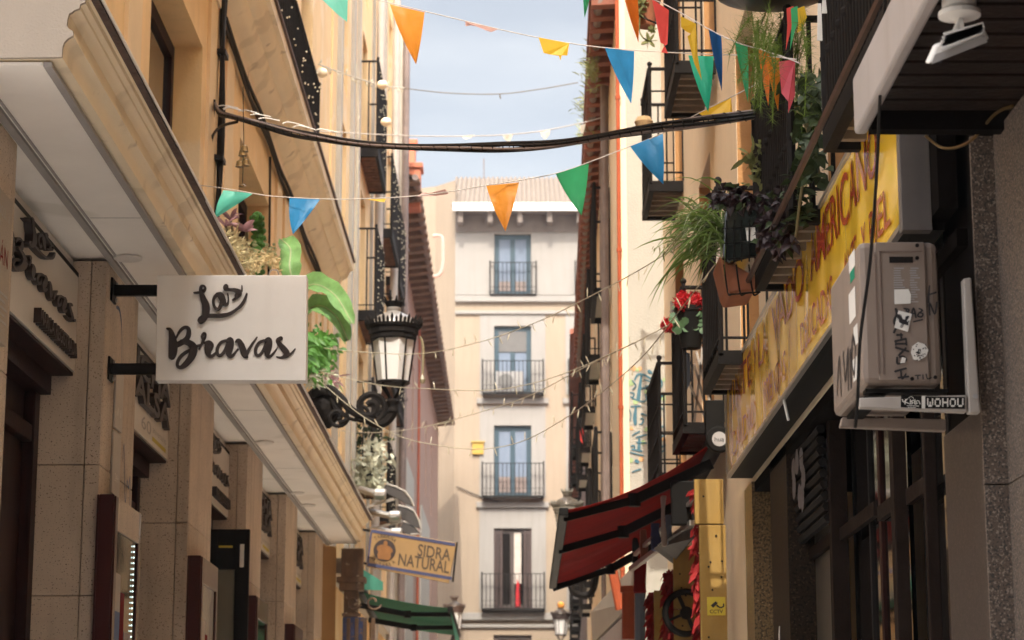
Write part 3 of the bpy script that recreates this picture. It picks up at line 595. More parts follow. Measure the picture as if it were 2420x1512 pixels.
# plain seated figure of a stout man as an emblem
mb = MB(); k = wd*.125
mb.add([c + xd*(x*k) + yd*(y*k) + Vector((0, -.008, 0)) for x, y in ((-.50,-.84),(-.62,-.5),(-.55,-.2),(-.74,.02),(-.70,.26),(-.42,.44),(-.16,.50),(-.17,.64),(-.12,.84),(.06,.90),(.20,.80),(.20,.60),(.17,.50),(.45,.42),(.70,.22),(.76,-.02),(.58,-.2),(.64,-.5),(.50,-.84))][::-1], [tuple(range(19))])
mb.build('emblem_figure', M('emblem_ochre', (.17, .07, .016), .5, .2, 9), cs)
mb = MB(); mb.bar(sq(-.16, .06, -.05), sq(0, .06, -.05), .03); mb.bar(sq(-.16, .92, -.05), sq(0, .92, -.05), .03); mb.tube([sq(1.005, -.02, -.03), sq(1.005, 1.02, -.03)], .014, 6); mb.build('bracket', m_iron, cs)
# green awning
def awning(name, label, A0, A1, B0, B1, mf, sag=.05, arms=(.12, .5, .88), armm=None, roll=True, n=14):
    """roller edge A0-A1 on the wall, front bar B0-B1 over the street"""
    A0, A1, B0, B1 = map(Vector, (A0, A1, B0, B1)); t = thing(name, label, 'awning', (A0+A1)/2)
    f = MB(); b = 0; vs = []
    for j in range(7):
        for i in range(n+1):
            s = i/n; q = j/6; p = (A0.lerp(A1, s)).lerp(B0.lerp(B1, s), q); p = p + Vector((0, 0, -sag*4*q*(1-q)*(.6+.4*math.cos(s*math.pi*6)))); vs.append(p)
    for off in (0, .006): f.v += [p + Vector((0, 0, off)) for p in vs]
    N1 = 7*(n+1)
    for j in range(6):
        for i in range(n):
            a = j*(n+1)+i; f.f.append((a, a+1, a+n+2, a+n+1)); f.f.append((N1+a, N1+a+n+1, N1+a+n+2, N1+a+1))
    f.build('canvas', mf, t, smooth=True)
    f = MB(); f.bar(B0, B1, .07, .06); f.build('front_bar', armm, t, bevel=.008)
    if roll: f = MB(); f.tube([A0 + Vector((.03, -.03, .03)), A1 + Vector((.03, .03, .03))], .075, 12); f.build('roller', armm, t, smooth=True)
    for s in arms:
        a = A0.lerp(A1, s) + Vector((0, 0, -.14)); c = B0.lerp(B1, s) + Vector((0, 0, -.03)); el = a.lerp(c, .52) + Vector((0, .10, -.05))
        f = MB(); f.bar(a, el, .06, .075); f.bar(el, c, .05, .06); f.lathe(el + Vector((0, 0, -.05)), [(.05, 0), (.05, .1)], 8); f.build('arm', armm, t, bevel=.006)
    return t
wa = D(845, 1397, 31); fa = D(1063, 1438, 31); wf = D(858, 1470, 34.5); ff = D(1045, 1505, 34.5)
aw = awning('awning', 'dark green canvas awning under the tan cider sign', wa, (wa.x, 35.0, wa.z-.12), fa, (fa.x+.02, 35.0, fa.z-.10), m_green, .03, (.12, .6), m_black)
f = MB(); q0, q1 = Vector((fa.x, 31, fa.z-.03)), Vector((fa.x+.02, 35, fa.z-.13)); f.add([q0, q1, q1 + Vector((.05, 0, -.42)), q0 + Vector((.10, 0, -.55))], [(0, 1, 2, 3)]); f.add([q0 + Vector((.012, 0, 0)), q1 + Vector((.012, 0, 0)), q1 + Vector((.062, 0, -.42)), q0 + Vector((.112, 0, -.55))], [(3, 2, 1, 0)]); f.build('valance', m_teal, aw)
f = MB(); a = D(853, 1290+70, 30.2); q = [D(858, 1345, 30.4), D(905, 1375, 31), D(905, 1395, 31), D(860, 1393, 30.4)]; f.prism(q, (0, .01, 0)); f.build('striped_end', m_teal, aw)
# curved dark hoods on arms above the sign
m_hood = M('hood_grey', (.040, .034, .032), .5, .1, 5)
HD = [[(903,1161),(912,1145),(935,1152),(957,1163),(970,1180),(978,1198),(958,1190),(930,1174)], [(938,1213),(941,1196),(962,1201),(978,1209),(989,1230),(995,1251),(975,1243),(950,1226)], [(941,1253),(953,1234),(970,1240),(982,1247),(995,1264),(970,1264)]]
for i, hp in enumerate(HD):
    Yh = 33+i*1.5; h_ = thing('lamp_hood', ('highest', 'middle', 'lowest')[i] + ' of three curved dark hoods on metal arms above the cider sign', 'lamp', D(*hp[0], Yh), 'curved hoods above the cider sign')
    f = MB(); q = [D(x, y, Yh) for x, y in hp]; f.prism(q, (-.05, .75, .10)); f.build('hood', m_hood, h_, bevel=.01)
    f = MB(); f.tube([p + Vector((0, -.01, .015)) for p in q[1:6]], .013, 6); f.build('rim', m_pgrey, h_)
    f = MB(); a = q[0]; b = Vector((-2.25, Yh+.1, a.z+.05)); f.tube([b, a + Vector((-.05, -.05, -.05))], .05, 8); f.lathe(a + Vector((-.12, -.06, -.05)), [(.075, 0), (.085, .02), (.085, .16), (.07, .18)], 10, axis=(1, 0, 0)); f.bar(b + Vector((0, 0, -.3)), q[-1] + Vector((0, 0, -.03)), .035); f.build('arm', m_steel, h_)
m_rafter = M('weathered_rafter', (.17, .105, .07), .8, .3, 4)
# ------------------------------------------------------------------ rose building with deep timber eaves
RB = thing('eaves_building', 'rose coloured building with deep brown rafter eaves, far along the left side', 'building', (-2.5, 44.4, 0))
a0 = D(985, 430, 44.6); a1 = D(1070, 1020, 76); zE = a0.z
mb = MB(); ops = []
for s in (2, 6.5, 11, 15.5, 20, 24.5):
    for zz in (1.6, 4.9, 8.2): ops.append((s, s+1.1, E+zz, E+zz+2.2))
pt = facade(mb, (-2.48, 44.3), (-2.50, 76), 0, zE, ops, (-.2, 0, 0)); mb.box(-9, -2.72, 44.3, 76, 0, zE-.01)
mb.quad((-2.72, 44.3, 0), (-2.48, 44.3, 0), (-2.48, 44.3, zE), (-2.72, 44.3, zE)); mb.build('wall', m_rose, RB)
for o in ops: window(RB, pt, *o, m_white, m_glass, dd=.6, fw=.1)
mb = MB(); mb.quad((-2.49, 44.3, zE+.06), (a0.x, 44.3, zE+.02), (a1.x, 76, zE+.02), (-2.52, 76, zE+.06)); mb.prism([(-2.6, 44.3, zE+.07), (a0.x-.0, 44.3, zE+.03), (-5.5, 44.3, zE+1.6)], (0, 31.7, 0)); rf = mb.build('roof', M('roof_underside', (.045, .028, .02), .9, .3, 4, spec=.1), RB)
y = 44.4
while y < 75.8:
    mb = MB()
    xo = a0.x + (a1.x-a0.x)*(y-44.4)/31.6; mb.prism([(-2.49, y, zE-.12), (xo+.07, y, zE-.05), (xo+.07, y, zE+.015), (-2.49, y, zE+.05)], (0, .30, 0)); mb.build('rafter', m_rafter, rf, org=WLD[RB.name]); y += .74
mb = MB(); mb.tube([(a0.x-.02, 44.3, zE+.02), ((a0.x+a1.x)/2-.02, 60, zE-.02), (a1.x-.02, 76, zE+.02)], .07, 8); mb.build('gutter', m_gut, rf, org=WLD[RB.name])
for x, y, Y in ((970, 352, 48), (982, 408, 46)):
    mb = MB(); c = D(x, y, Y); mb.box(c.x-.20, c.x+.10, Y, Y+.5, c.z-.75, c.z+.10); mb.box(c.x-.25, c.x+.15, Y-.05, Y+.55, c.z+.102, c.z+.22); mb.build('chimney', m_chim, rf, org=WLD[RB.name], bevel=.02)
for y in (47.5, 58): 
    mb = MB(); mb.tube([(-2.42, y, 1), (-2.42, y, zE-.2)], .03, 8); mb.build('drainpipe', m_pipe, RB, smooth=True)
for y0, y1 in ((45, 50), (52, 56), (61, 67)):
    mb = MB(); mb.box(-2.5, -2.44, y0, y1, 0, E+7.5); mb.build('white_panel', m_ivory, RB)
mb = MB(); q = D(1020, 560, 70); mb.tube(cv([D(1022, 557, 74), D(1040, 557, 74), D(1046, 570, 74), D(1046, 625, 74), D(1038, 648, 74), D(1018, 655, 74)], 5), .06, 7); mb.build('vent_pipe', M('vent_pink', (.5, .27, .22), .6, .1, 5), RB, smooth=True)
# ------------------------------------------------------------------ building across the end of the street
FY = 78.0
FB = thing('street_end_building', 'white and peach apartment house with tiled roof closing the end of the street', 'building', (0, FY, 0))
def FX(x): return D(x, 900, FY).x
def FZ(y): return D(1210, y, FY).z
x0, x1 = FX(1074), 9.0; zt = FZ(535)
cols = [(FX(1167), FX(1255)), (FX(1370), FX(1458))]
rows = [(553, 697), (770, 932), (1005, 1174), (1248, 1440), (1500, 1700)]
mb = MB(); ops = []
for c0, c1 in cols:
    for r0, r1 in rows: ops.append((c0-x0, c1-x0, max(.02, FZ(r1)), FZ(r0)))
pt = facade(mb, (x0, FY), (x1, FY), 0, zt, ops, (0, .28, 0)); mb.box(x0, x1, FY+.29, FY+9, 0, zt-.01)
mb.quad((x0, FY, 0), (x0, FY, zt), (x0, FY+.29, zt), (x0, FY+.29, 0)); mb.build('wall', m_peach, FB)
mb = MB(); xl = D(1030, 700, FY+2.2).x
mb.prism([(x0-.002, FY+.02, 0), (x0-.002, FY+9, 0), (xl-2, FY+9, 0), (xl-2, FY+1.8, 0), (xl, FY+.9, 0)], (0, 0, FZ(425))); mb.build('side_wall', m_peach, FB)
mb = MB(); mb.box(x0+.002, x1, FY-.02, FY-.002, FZ(697), zt)
bm_ = mb
mb = MB()                                    # white upper storey and surrounds as thin render slabs with openings left free
def slab(xa, xb, za, zb): mb.box(xa, xb, FY-.025, FY-.004, za, zb)
zs0, zs1 = FZ(697), zt; xs = [x0] + [v for c in cols for v in c] + [x1]
for i in range(0, len(xs)-1, 2): slab(xs[i], xs[i+1], zs0, zs1)
for c0, c1 in cols: slab(c0, c1, FZ(553), zs1)
for c0, c1 in cols:
    for (r0, r1), up in zip(rows[1:4], (735, 960, 1195)):
        w = .5; slab(c0-w, c0, FZ(r1), FZ(up)); slab(c1, c1+w, FZ(r1), FZ(up)); slab(c0, c1, FZ(r0), FZ(up))
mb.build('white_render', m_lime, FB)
for yy, d, h in ((700, .14, .22), (735, .09, .12), (1448, .16, .25), (1475, .10, .12)):
    mb = MB(); mb.box(x0, x1, FY-d, FY-.026, FZ(yy)-h, FZ(yy)); mb.build('cornice', m_lime, FB, bevel=.02)
for c0, c1 in cols:
    for yy in (940, 1185): mb = MB(); mb.box(c0-.6, c1+.6, FY-.12, FY-.027, FZ(yy)-.22, FZ(yy)-.02); mb.build('balcony_ledge', m_lime, FB, bevel=.02)
mb = MB(); mb.box(x0, x1, FY-.06, FY-.027, 0, FZ(1500)+.6); 
fr = []
for ci, (c0, c1) in enumerate(cols):
    for ri, (r0, r1) in enumerate(rows):
        z0, z1 = max(.02, FZ(r1)), FZ(r0)
        wn = window(FB, pt, c0-x0, c1-x0, z0, z1, M('frame_bluegrey_%d%d' % (ci, ri), (.018, .042, .058) if ri < 3 else (.05, .035, .03), .5, .1, 4), m_curt if ri in (0, 1, 2) else m_shad, dd=.55, fw=.17)
        if ri < 3:
            mb = MB()
            for s0, s1 in ((c0+.18, (c0+c1)/2-.09), ((c0+c1)/2+.09, c1-.18)): mb.box(s0, s1, FY+.125, FY+.14, z0+.10, z0+.10+(.42, .0301, .62)[ri])
            mb.build('lower_panel', m_gut, wn, org=WLD[FB.name])
        if ri == 3 and ci == 0:
            for s0, s1 in ((c0+.01, c0+.30), (c1-.27, c1-.01)):
                mb = MB(); k = z0+.1
                mb.box(s0, s0+.05, FY+.01, FY+.05, z0+.02, z1-.02); mb.box(s1-.05, s1, FY+.01, FY+.05, z0+.02, z1-.02)
                while k < z1-.1: mb.box(s0+.05, s1-.05, FY+.02, FY+.035, k, k+.045); k += .075
                mb.build('shutter', M('shutter_brown_%d' % int(s0*100), (.05, .03, .026), .6, .1, 5), wn, org=WLD[FB.name])
            mb = MB(); mb.box(c0+.70, c0+.95, FY+.09, FY+.10, z0+.9, z1-.15); mb.build('white_curtain', m_pgrey, wn, org=WLD[FB.name])
            mb = MB(); mb.prism([(c0+.74, FY+.07, z0+.1), (c0+.92, FY+.07, z0+.1), (c0+.90, FY+.07, z0+.85), (c0+.80, FY+.07, z0+1.05)], (0, .015, 0)); mb.build('red_cloth', m_petal, wn, org=WLD[FB.name])
for ci, (c0, c1) in enumerate(cols):
    for ri, (xa, xb, y0, y1) in enumerate(((1157, 1267, 622, 697), (1140, 1283, 857, 932), (1140, 1283, 1098, 1175), (1140, 1284, 1358, 1440))):
        dx = c0 - cols[0][0]; dep = .16 if ri == 0 else .42
        balcony(FB, (FX(xa)+dx, FY-dep), (FX(xb)+dx, FY-dep), (0, dep-.027), FZ(y1)-E+.02, FZ(y0)-FZ(y1)-.02, .14, m_iron, m_iron, slats=False, thick=.09, r=.013, mid=(.22,))
# roof
ez = D(1200, 497, FY-.8).z; rz = D(1200, 422, FY+4.5).z; xr = x1
xa = D(1070, 491, FY-.8).x; xb = D(1045, 422, FY+4.5).x
mb = MB(); mb.prism([(xa, FY-.8, ez+.10), (xa, FY-.8, ez+.16), (xa, FY+4.5, rz), (xa, FY+4.5, rz-.15)], (xr-xa, 0, 0)); rf = mb.build('roof', m_tile, FB)
mb = MB(); k = xa
while k < 5.0: mb.tube([(k, FY-.78, ez+.18), (k, FY+4.5, rz+.03)], .06, 5); k += .17
mb.build('tile_ridges', m_tile, rf, org=WLD[FB.name], smooth=True)
mb = MB(); mb.box(xa, xr, FY-.9, FY-.78, ez-.02, ez+.26); mb.build('eaves_fascia', m_white, rf, org=WLD[FB.name])
m_sofd = M('eave_grey_timber', (.13, .105, .09), .8, .15, 3)
mb = MB(); mb.box(xa+.1, xr, FY-.77, FY-.03, ez+.02, ez+.08); mb.box(x0, xr, FY-.10, FY-.03, ez-.60, ez+.02); mb.build('eave_soffit', m_sofd, rf, org=WLD[FB.name]); k = x0+.1
while k < 5: mb = MB(); mb.box(k, k+.18, FY-.72, FY-.101, ez-.40, ez+.018); mb.build('eave_bracket', m_sofd, rf, org=WLD[FB.name]); k += 1.05
mb = MB(); mb.tube(cv([(FX(1080), FY-.06, FZ(1150)), (FX(1180), FY-.06, FZ(1186)), (FX(1330), FY-.06, FZ(1190))], 6), .018, 5); mb.build('facade_cable', m_cable, FB)
mb = MB(); mb.box(cols[0][0]+.17, cols[0][1]-.17, FY+.10, FY+.118, FZ(830), FZ(782)); mb.build('roller_blind', M('blind_grey', (.10, .095, .09), .8, .1, 4), FB)
for x, y, Y, n, lab, cat in ((1143, 375, FY+4, 'roof_antenna', 'thin mast on the far tiled roof ridge', 'antenna'),):
    mb = MB(); q = D(x, y, Y); b = D(x, 430, Y); mb.tube([b, q], .022, 5); mb.bar(q + Vector((-.10, 0, -.9)), q + Vector((.10, 0, -.9)), .015); tag(mb.build(n, m_gut), lab, cat)
ac = thing('balcony_air_conditioner', 'white air conditioner standing on the far balcony, behind its railing', 'air conditioner', D(1200, 930, FY-.25))
q0, q1 = D(1171, 925, FY-.3), D(1237, 877, FY-.3)
mb = MB(); mb.box(q0.x, q1.x, FY-.32, FY-.06, q0.z, q1.z); mb.build('body', M('ac_grey', (.22, .21, .20), .6, .1, 4), ac, bevel=.02)
mb = MB(); c = Vector((q0.x+.36*(q1.x-q0.x), FY-.325, (q0.z+q1.z)/2)); mb.lathe(c, [(.27, 0), (.27, .012), (.22, .016)], 20, axis=(0, -1, 0)); mb.build('fan_grille', M('fan_grey', (.10, .095, .09), .6, .1, 4), ac)
q = D(1363, 1125, FY-.5); mb = MB(); mb.lathe(q, [(.12, -.2), (.2, .16), (.22, .16), (.22, .22)], 10); tag(mb.build('flowerpot', m_terra, smooth=True), 'orange flowerpot hung on the far right balcony railing', 'flowerpot')
q = D(1129, 1060, FY-.05); mb = MB(); mb.box(q.x-.2, q.x+.2, FY-.10, FY-.03, q.z-.2, q.z+.2); mb.box(q.x-.24, q.x+.24, FY-.14, FY-.03, q.z+.205, q.z+.26); tag(mb.build('alarm_box', M('alarm_yellow', (.34, .21, .03), .5), bevel=.01), 'small yellow alarm box on the peach end wall', 'box')
# ------------------------------------------------------------------ cream building on the right, above the dry cleaner's shop
CB = thing('cream_building', 'cream stucco building on the right with iron balconies above the dark dry cleaner shopfront', 'building', (1.62, 3, 0))
XR = 1.62
mb = MB()
YA = 8.47
ops = [(y0-YA, y1-YA, E+z0, E+z1) for y0, y1, z0, z1 in ((14.5, 15.7, 2.74, 5.3), (17.85, 19.0, 2.74, 5.1), (9.6, 11.2, 2.74, 5.2), (20.8, 21.9, 2.74, 5.1), (17.1, 18.2, 5.62, 8.0), (20.7, 21.7, 5.62, 8.0))]
pt = facade(mb, (XR, YA), (XR, 23.6), E+2.0, E+14, ops, (.32, 0, 0))
mb.quad((XR, YA, E+2.0), (XR+.4, YA, E+2.0), (XR+.4, 23.6, E+2.0), (XR, 23.6, E+2.0)); mb.box(XR, XR+.329, 3, YA-.002, E+2.62, E+13.98)
mb.box(XR+.33, 9, 3, 23.59, E+2.01, E+13.99); mb.box(XR+.75, 9, 3, 23.58, 0, E+2.0); mb.box(XR-.02, XR+.74, 15.5, 23.57, 0, E+1.995)
mb.build('wall', m_cream, CB)
for o in ops: window(CB, pt, *o, m_wood, m_glass, dd=.9, fw=.09, name='balcony_door')
for o in ops: mb = MB(); mb.box(XR+.003, XR+.28, YA+o[1]-.006, YA+o[1]-.001, o[2], o[3]); mb.build('reveal_shade', m_jshade, CB)  # thin jamb linings, deeper shade and bounced light put into their colour
BAL = [((1.30, 10.3), (1.30, 11.8)), ((1.30, 4.0), (1.30, 9.1)), ((1.29, 13.9), (1.29, 15.05)), ((1.30, 17.0), (1.30, 18.15)), ((1.29, 19.8), (1.29, 21.4))]
for i, (a, b) in enumerate(BAL):
    balcony(CB, a, b, (.315, 0), 2.68 if i < 3 else 2.72, .92 if i < 2 else (1.05 if i < 4 else .98), .075 if i < 2 else .12, m_slat, m_iron, knobs=i < 2, r=.012 if i < 2 else .009, thick=.085, mid=(.35, .62) if i == 4 else ((.8,) if i == 3 else ()))
for a, b in (((1.28, 17.0), (1.28, 18.25)), ((1.29, 20.6), (1.29, 21.75))):
    balcony(CB, a, b, (.325, 0), 5.60, 1.1, .14, m_slat, m_iron, thick=.10, mid=(.45, .8))
mb = MB(); mb.tube(cv([(1.265, 4, E+2.655), (1.265, 8, E+2.655), (1.265, 12.2, E+2.655)]), .016, 6); 
mb.build('slab_edge_pipe', M('rusty_pipe', (.060, .028, .018), .6, .3, 8), CB)
# ---- ground floor shopfront
SH = CB
mb = MB(); mb.box(1.632, 2.3, 7.77, 8.46, 0, E+1.30); mb.build('polished_pillar', m_granp, SH, bevel=.004)
mb = MB(); mb.box(1.66, 2.3, 7.77, 8.46, E+1.302, E+2.6); mb.build('shaded_pier', m_shad, SH)  # upper pillar, shade between air conditioner and canopy put into its colour
mb = MB(); mb.box(1.630, 1.712, 7.745, 7.768, 0, E+1.02); mb.box(1.630, 1.712, 7.745, 7.768, E+1.025, E+2.27); mb.box(1.712, 2.3, 3, 7.768, 0, E+1.02); mb.box(1.712, 2.3, 3, 7.768, E+1.025, E+2.27); mb.build('granite_cladding', m_gran, SH)
mb = MB(); mb.box(1.73, 1.94, 3, 7.76, E+2.275, E+2.615); mb.build('shade_infill', m_shad, SH)  # near-black filler added for the shade under the canopy
mb = MB(); mb.box(1.60, 1.73, 15.0, 15.48, 0, E+2.0); mb.build('granite_pillar', M('olive_granite', (.22, .15, .075), .3, .2, 20, speck=[((.08, .06, .035), 60, .5), ((.36, .27, .16), 70, .6)]), SH)
mb = MB(); mb.box(1.735, 1.86, 14.5, 14.9, 0, E+2.0); mb.build('pale_panel', m_pgrey, SH, bevel=.004)
mb = MB(); mb.box(1.62, 1.82, 13.25, 14.1, 0, E+2.0); mb.build('dark_pillar', m_grand, SH, bevel=.004)
m_post = M('worn_post', (.020, .013, .010), .6, .3, 6, .2, 30, streak=.4, spec=.03)
for y, w, x0, x1, m in ((12.0, .10, 1.70, 1.79, m_post), (11.2, .05, 1.78, 1.84, m_iron), (10.75, .07, 1.76, 1.83, m_wood), (9.95, .10, 1.69, 1.75, m_post), (9.35, .05, 1.72, 1.77, m_post), (8.95, .10, 1.76, 1.80, m_black), (8.5, .06, 1.66, 1.78, m_iron)):
    mb = MB(); mb.box(x0, x1, y, y+w, 0, E+1.98); mb.build('shop_post', m, SH, bevel=.004)
gy = [8.57, 8.94, 9.07, 9.34, 9.42, 9.94, 10.07, 10.74, 10.84, 11.19, 11.27, 11.99, 12.11, 13.24]
for i, (a, b) in enumerate(zip(gy[::2], gy[1::2])):
    f = MB(); x = 1.775 + .02*(i % 3); f.box(x, x+.02, a, b, 0, E+1.98)
    f.build('shop_pane', m_gdark if i != 6 else M('dull_shutter_glass', (.10, .085, .065), .35, .3, 2), SH)
for a, b, z in ((9.42, 9.94, 1.22), (10.07, 10.74, 1.24), (10.84, 11.99, 1.28), (12.11, 13.24, 1.3), (8.57, 9.34, .3)): mb = MB(); mb.box(1.74, 1.772, a, b, E+z, E+z+.07); mb.build('transom', m_post, SH, bevel=.003)
mb = MB()
for k in range(9): mb.tube([(1.70-.03*math.sin(k/8*math.pi/2), 12.1, E+1.42+k*.06), (1.70-.03*math.sin(k/8*math.pi/2), 13.24, E+1.42+k*.06)], .026, 6)
mb.build('roller_shutter', m_iron, SH)
mb = MB()
for k in range(7):
    y, z = 12.3+rnd.random()*.8, E+1.5+rnd.random()*.4; mb.add([(1.640+.001*k, y+.09*math.cos(a), z+.09*math.sin(a)*rnd.uniform(.7, 1)) for a in [j*.7 for j in range(9)]], [tuple(range(9))])
mb.build('painted_roses', M('rose_grey', (.14, .13, .14), .6, .4, 14), SH)
mb = MB(); mb.prism([(1.612, 13.7, E+.3), (1.612, 13.75, E+.3), (1.612, 13.75, E+.9), (1.612, 13.7, E+.95)], (-.004, 0, 0)); mb.build('flaking_paint', m_white, SH)
mb = MB(); c = Vector((1.772, 8.80, E+.72)); mb.lathe(c, [(.095, 0), (.095, .002)], 24, axis=(-1, 0, 0)); mb.build('round_decal', m_stk, SH)
mb = MB(); mb.lathe(c + Vector((-.0025, 0, 0)), [(.070, 0), (.070, .001)], 24, axis=(-1, 0, 0)); mb.build('decal_black', m_black, SH)
mb = MB(); ribbon(mb, [(-.02, -.045, .02), (.03, -.03, .03), (.0, .0, .035), (-.03, .03, .03), (.02, .045, .02)], lambda a, b: c + Vector((-.0045, a, b)), (-1, 0, 0), .001); mb.build('decal_curl', m_stk, SH)
mb = MB(); mb.box(1.770, 1.773, 8.60, 8.72, E+.40, E+.66); mb.build('paper_notice', m_stk, SH)
mb = MB(); q = D(1835, 1140, 14.49); mb.box(q.x-.03, q.x+.035, 14.485, 14.497, q.z-.22, q.z+.2); mb.build('small_notice', m_rosew, SH)
mb = MB(); mb.box(1.69, 1.711, 6.55, 6.95, E+1.5, E+2.35); tag(mb.build('red_sign', m_red, bevel=.004), 'red sign panel at the right edge of the view, above the granite wall', 'sign')
mb = MB()
for st in ([(6.9, 1.03, .012), (7.1, 1.0, .014), (7.3, 1.05, .01)], [(7.05, .9, .01), (7.15, 1.1, .012), (7.2, .85, .01)]): ribbon(mb, st, lambda a, b: Vector((1.7115, a, E+b-.03)), (-1, 0, 0), .001)
tag(mb.build('red_scribble', m_red), 'red marker scribble on the granite wall at the right edge', 'graffiti')
# ---- yellow sign
YS = thing('dry_cleaner_sign', 'long yellow backlit-type dry cleaner sign with red capitals under the plant balcony', 'sign', (1.5, 8.15, E+2.04))
X0 = 1.45; ya, yb, z0, z1 = 8.15, 15.05, E+2.03, E+2.68
m_ysign = M('yellow_plastic', (.80, .49, .035), .11, .06, 1, bump=.10, bscale=2.2, spec=.38, coat=.12)
_t = m_ysign.node_tree; _n = [n for n in _t.nodes if n.type == 'TEX_NOISE'][-1]; _m = _t.nodes.new('ShaderNodeMapping'); _m.inputs['Scale'].default_value = (1, 2.2, .45)
_co = [n for n in _t.nodes if n.type == 'TEX_COORD'][0]; _t.links.new(_co.outputs['Object'], _m.inputs[0]); _t.links.new(_m.outputs[0], _n.inputs['Vector'])
def wav(y, z):                                 # the buckled plastic film
    z = z - z0; return .0022*math.sin(y*9.3+2.2*z+.8*math.sin(y*2.1)) + .0012*math.sin(y*15.1-5*z+1.3*math.sin(z*7+y)) + .0012*math.sin(z*9+y*3.1)
f = MB()
for a, b in ((ya, 9.55), (9.556, 11.25), (11.256, 13.0), (13.006, yb)):
    nn = int((b-a)/.03); mm = 20; o_ = len(f.v)
    for i in range(nn+1):
        for j in range(mm+1): y = a+(b-a)*i/nn; z = z0+.02+(z1-z0-.04)*j/mm; f.v.append(Vector((X0+wav(y, z), y, z)))
    for i in range(nn):
        for j in range(mm): q = o_+i*(mm+1)+j; f.f.append((q, q+1, q+mm+2, q+mm+1))
f.build('panel', m_ysign, YS, smooth='all')
f = MB()
for a, b in ((ya, 9.55), (9.556, 11.25), (11.256, 13.0), (13.006, yb)): f.box(X0+.016, X0+.05, a, b, z0+.02, z1-.02)
f.build('backing', m_white, YS)
f = MB(); f.box(X0-.012, X0+.012, ya, yb, z0-.004, z0+.018); f.box(X0-.012, X0+.012, ya, yb, z1-.018, z1+.004); f.box(X0-.012, X0+.16, yb+.001, yb+.02, z0, z1); f.build('frame', m_steel, YS)
f = MB(); f.box(X0+.055, X0+.16, ya+.01, yb, z0-.002, z1-.02); f.box(X0+.013, X0+.054, ya+.01, yb, z0-.002, z0+.018); f.build('case', m_black, YS)
f = MB(); f.box(X0-.012, X0+.10, ya-.06, ya-.001, z0-.02, z1+.06); f.build('end_plate', M('plate_brown_grey', (.13, .11, .10), .5, .15, 6, streak=.3), YS, bevel=.003)
f = MB()
for s_, a, b, zz, h in (('TINTE', 14.9, 13.45, .37, .21), ('Y', 13.3, 13.15, .37, .21), ('LA', 13.02, 12.55, .37, .22), ('VADO', 12.3, 10.95, .37, .22), ('AMERICANO', 10.65, 8.62, .36, .24),
                        ('CALIDAD', 14.7, 13.25, .085, .165), ('PRENDAS', 12.75, 11.75, .085, .165), ('DELICADAS', 11.1, 9.95, .085, .165), ('ANTE', 9.6, 9.2, .085, .165), ('Y', 9.08, 8.98, .085, .165), ('PIEL', 8.88, 8.4, .085, .165)):
    text(f, s_, (X0-.009, a, z0+zz), (0, -1, 0), (0, 0, 1), h*1.36, .0015, width=a-b, bold=.004)

import bmesh
bmx = bmesh.new(); vv = [bmx.verts.new(p) for p in f.v]
for q in f.f: bmx.faces.new([vv[k] for k in q])
bmesh.ops.triangulate(bmx, faces=bmx.faces[:])
for _k in range(3): bmesh.ops.subdivide_edges(bmx, edges=[e for e in bmx.edges if e.calc_length() > .05], cuts=1); bmesh.ops.triangulate(bmx, faces=[q for q in bmx.faces if len(q.verts) > 3])
bmx.verts.index_update(); f = MB(); f.v = [Vector((v.co.x + wav(v.co.y, v.co.z) + .004, v.co.y, v.co.z)) for v in bmx.verts]; f.f = [tuple(v.index for v in q.verts) for q in bmx.faces]; bmx.free(); f.build('lettering', M('sign_red', (.40, .045, .018), .12, .1, 8, coat=.15), YS)
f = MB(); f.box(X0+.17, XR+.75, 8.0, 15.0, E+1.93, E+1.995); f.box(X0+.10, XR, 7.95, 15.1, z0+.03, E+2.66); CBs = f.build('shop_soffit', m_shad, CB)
f = MB(); f.tube([(X0, 11.9, z0), (X0+.02, 11.88, z0-.12)], .008, 5); f.build('loose_strip', m_stk, YS)
# ---- dark plank canopy with floodlight, nearest on the right
CP = thing('plank_canopy', 'dark plank canopy with white edge board jutting from the top right', 'canopy', (1.6, 7.6, E+2.24))
f = MB(); f.box(1.20, 1.245, 3.4, 7.63, E+2.24, E+2.45); f.build('edge_board', M('edge_board_paint', (.36, .325, .31), .45, .1, 2, streak=.25, dirt=(.2, .15, .12)), CP, bevel=.012)
m_plank = M('dark_plank', (.018, .011, .008), .5, .35, 4, .2, 30, band=((.5, 8, 8), (.010, .006, .005), .6), spec=.1); y = 3.4; f = MB()
while y < 7.5: f.box(1.25, 2.2, y, y+.115, E+2.285, E+2.31); y += .137
f.build('planks', m_plank, CP, bevel=.004)
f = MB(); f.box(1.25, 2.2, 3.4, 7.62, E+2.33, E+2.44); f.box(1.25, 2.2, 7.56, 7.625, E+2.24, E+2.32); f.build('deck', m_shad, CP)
FL = thing('floodlight', 'small white floodlight hung under the dark plank canopy', 'lamp', D(2265, 70, 6.3))
c = D(2265, 0, 6.3); f = MB(); f.lathe(Vector((c.x, 6.3, E+2.285)), [(.05, 0), (.05, -.05), (.062, -.062), (.062, -.075), (.02, -.085)], 20); f.build('base', m_white, FL, smooth=True)
f = MB(); p0 = D(2268, 42, 6.3); p1 = D(2275, 100, 6.3); p2 = D(2240, 110, 6.3); f.bar(p0, p1, .012, .03); f.bar(p0, p2, .012, .03); f.build('bracket', m_white, FL, bevel=.002)
f = MB(); tl, tr, br, bl = [D(x, y, 6.22) for x, y in ((2212, 108), (2325, 66), (2338, 92), (2192, 152))]; f.prism([tl, tr, br, bl], (0, .05, .02)); f.build('body', m_white, FL, bevel=.006)
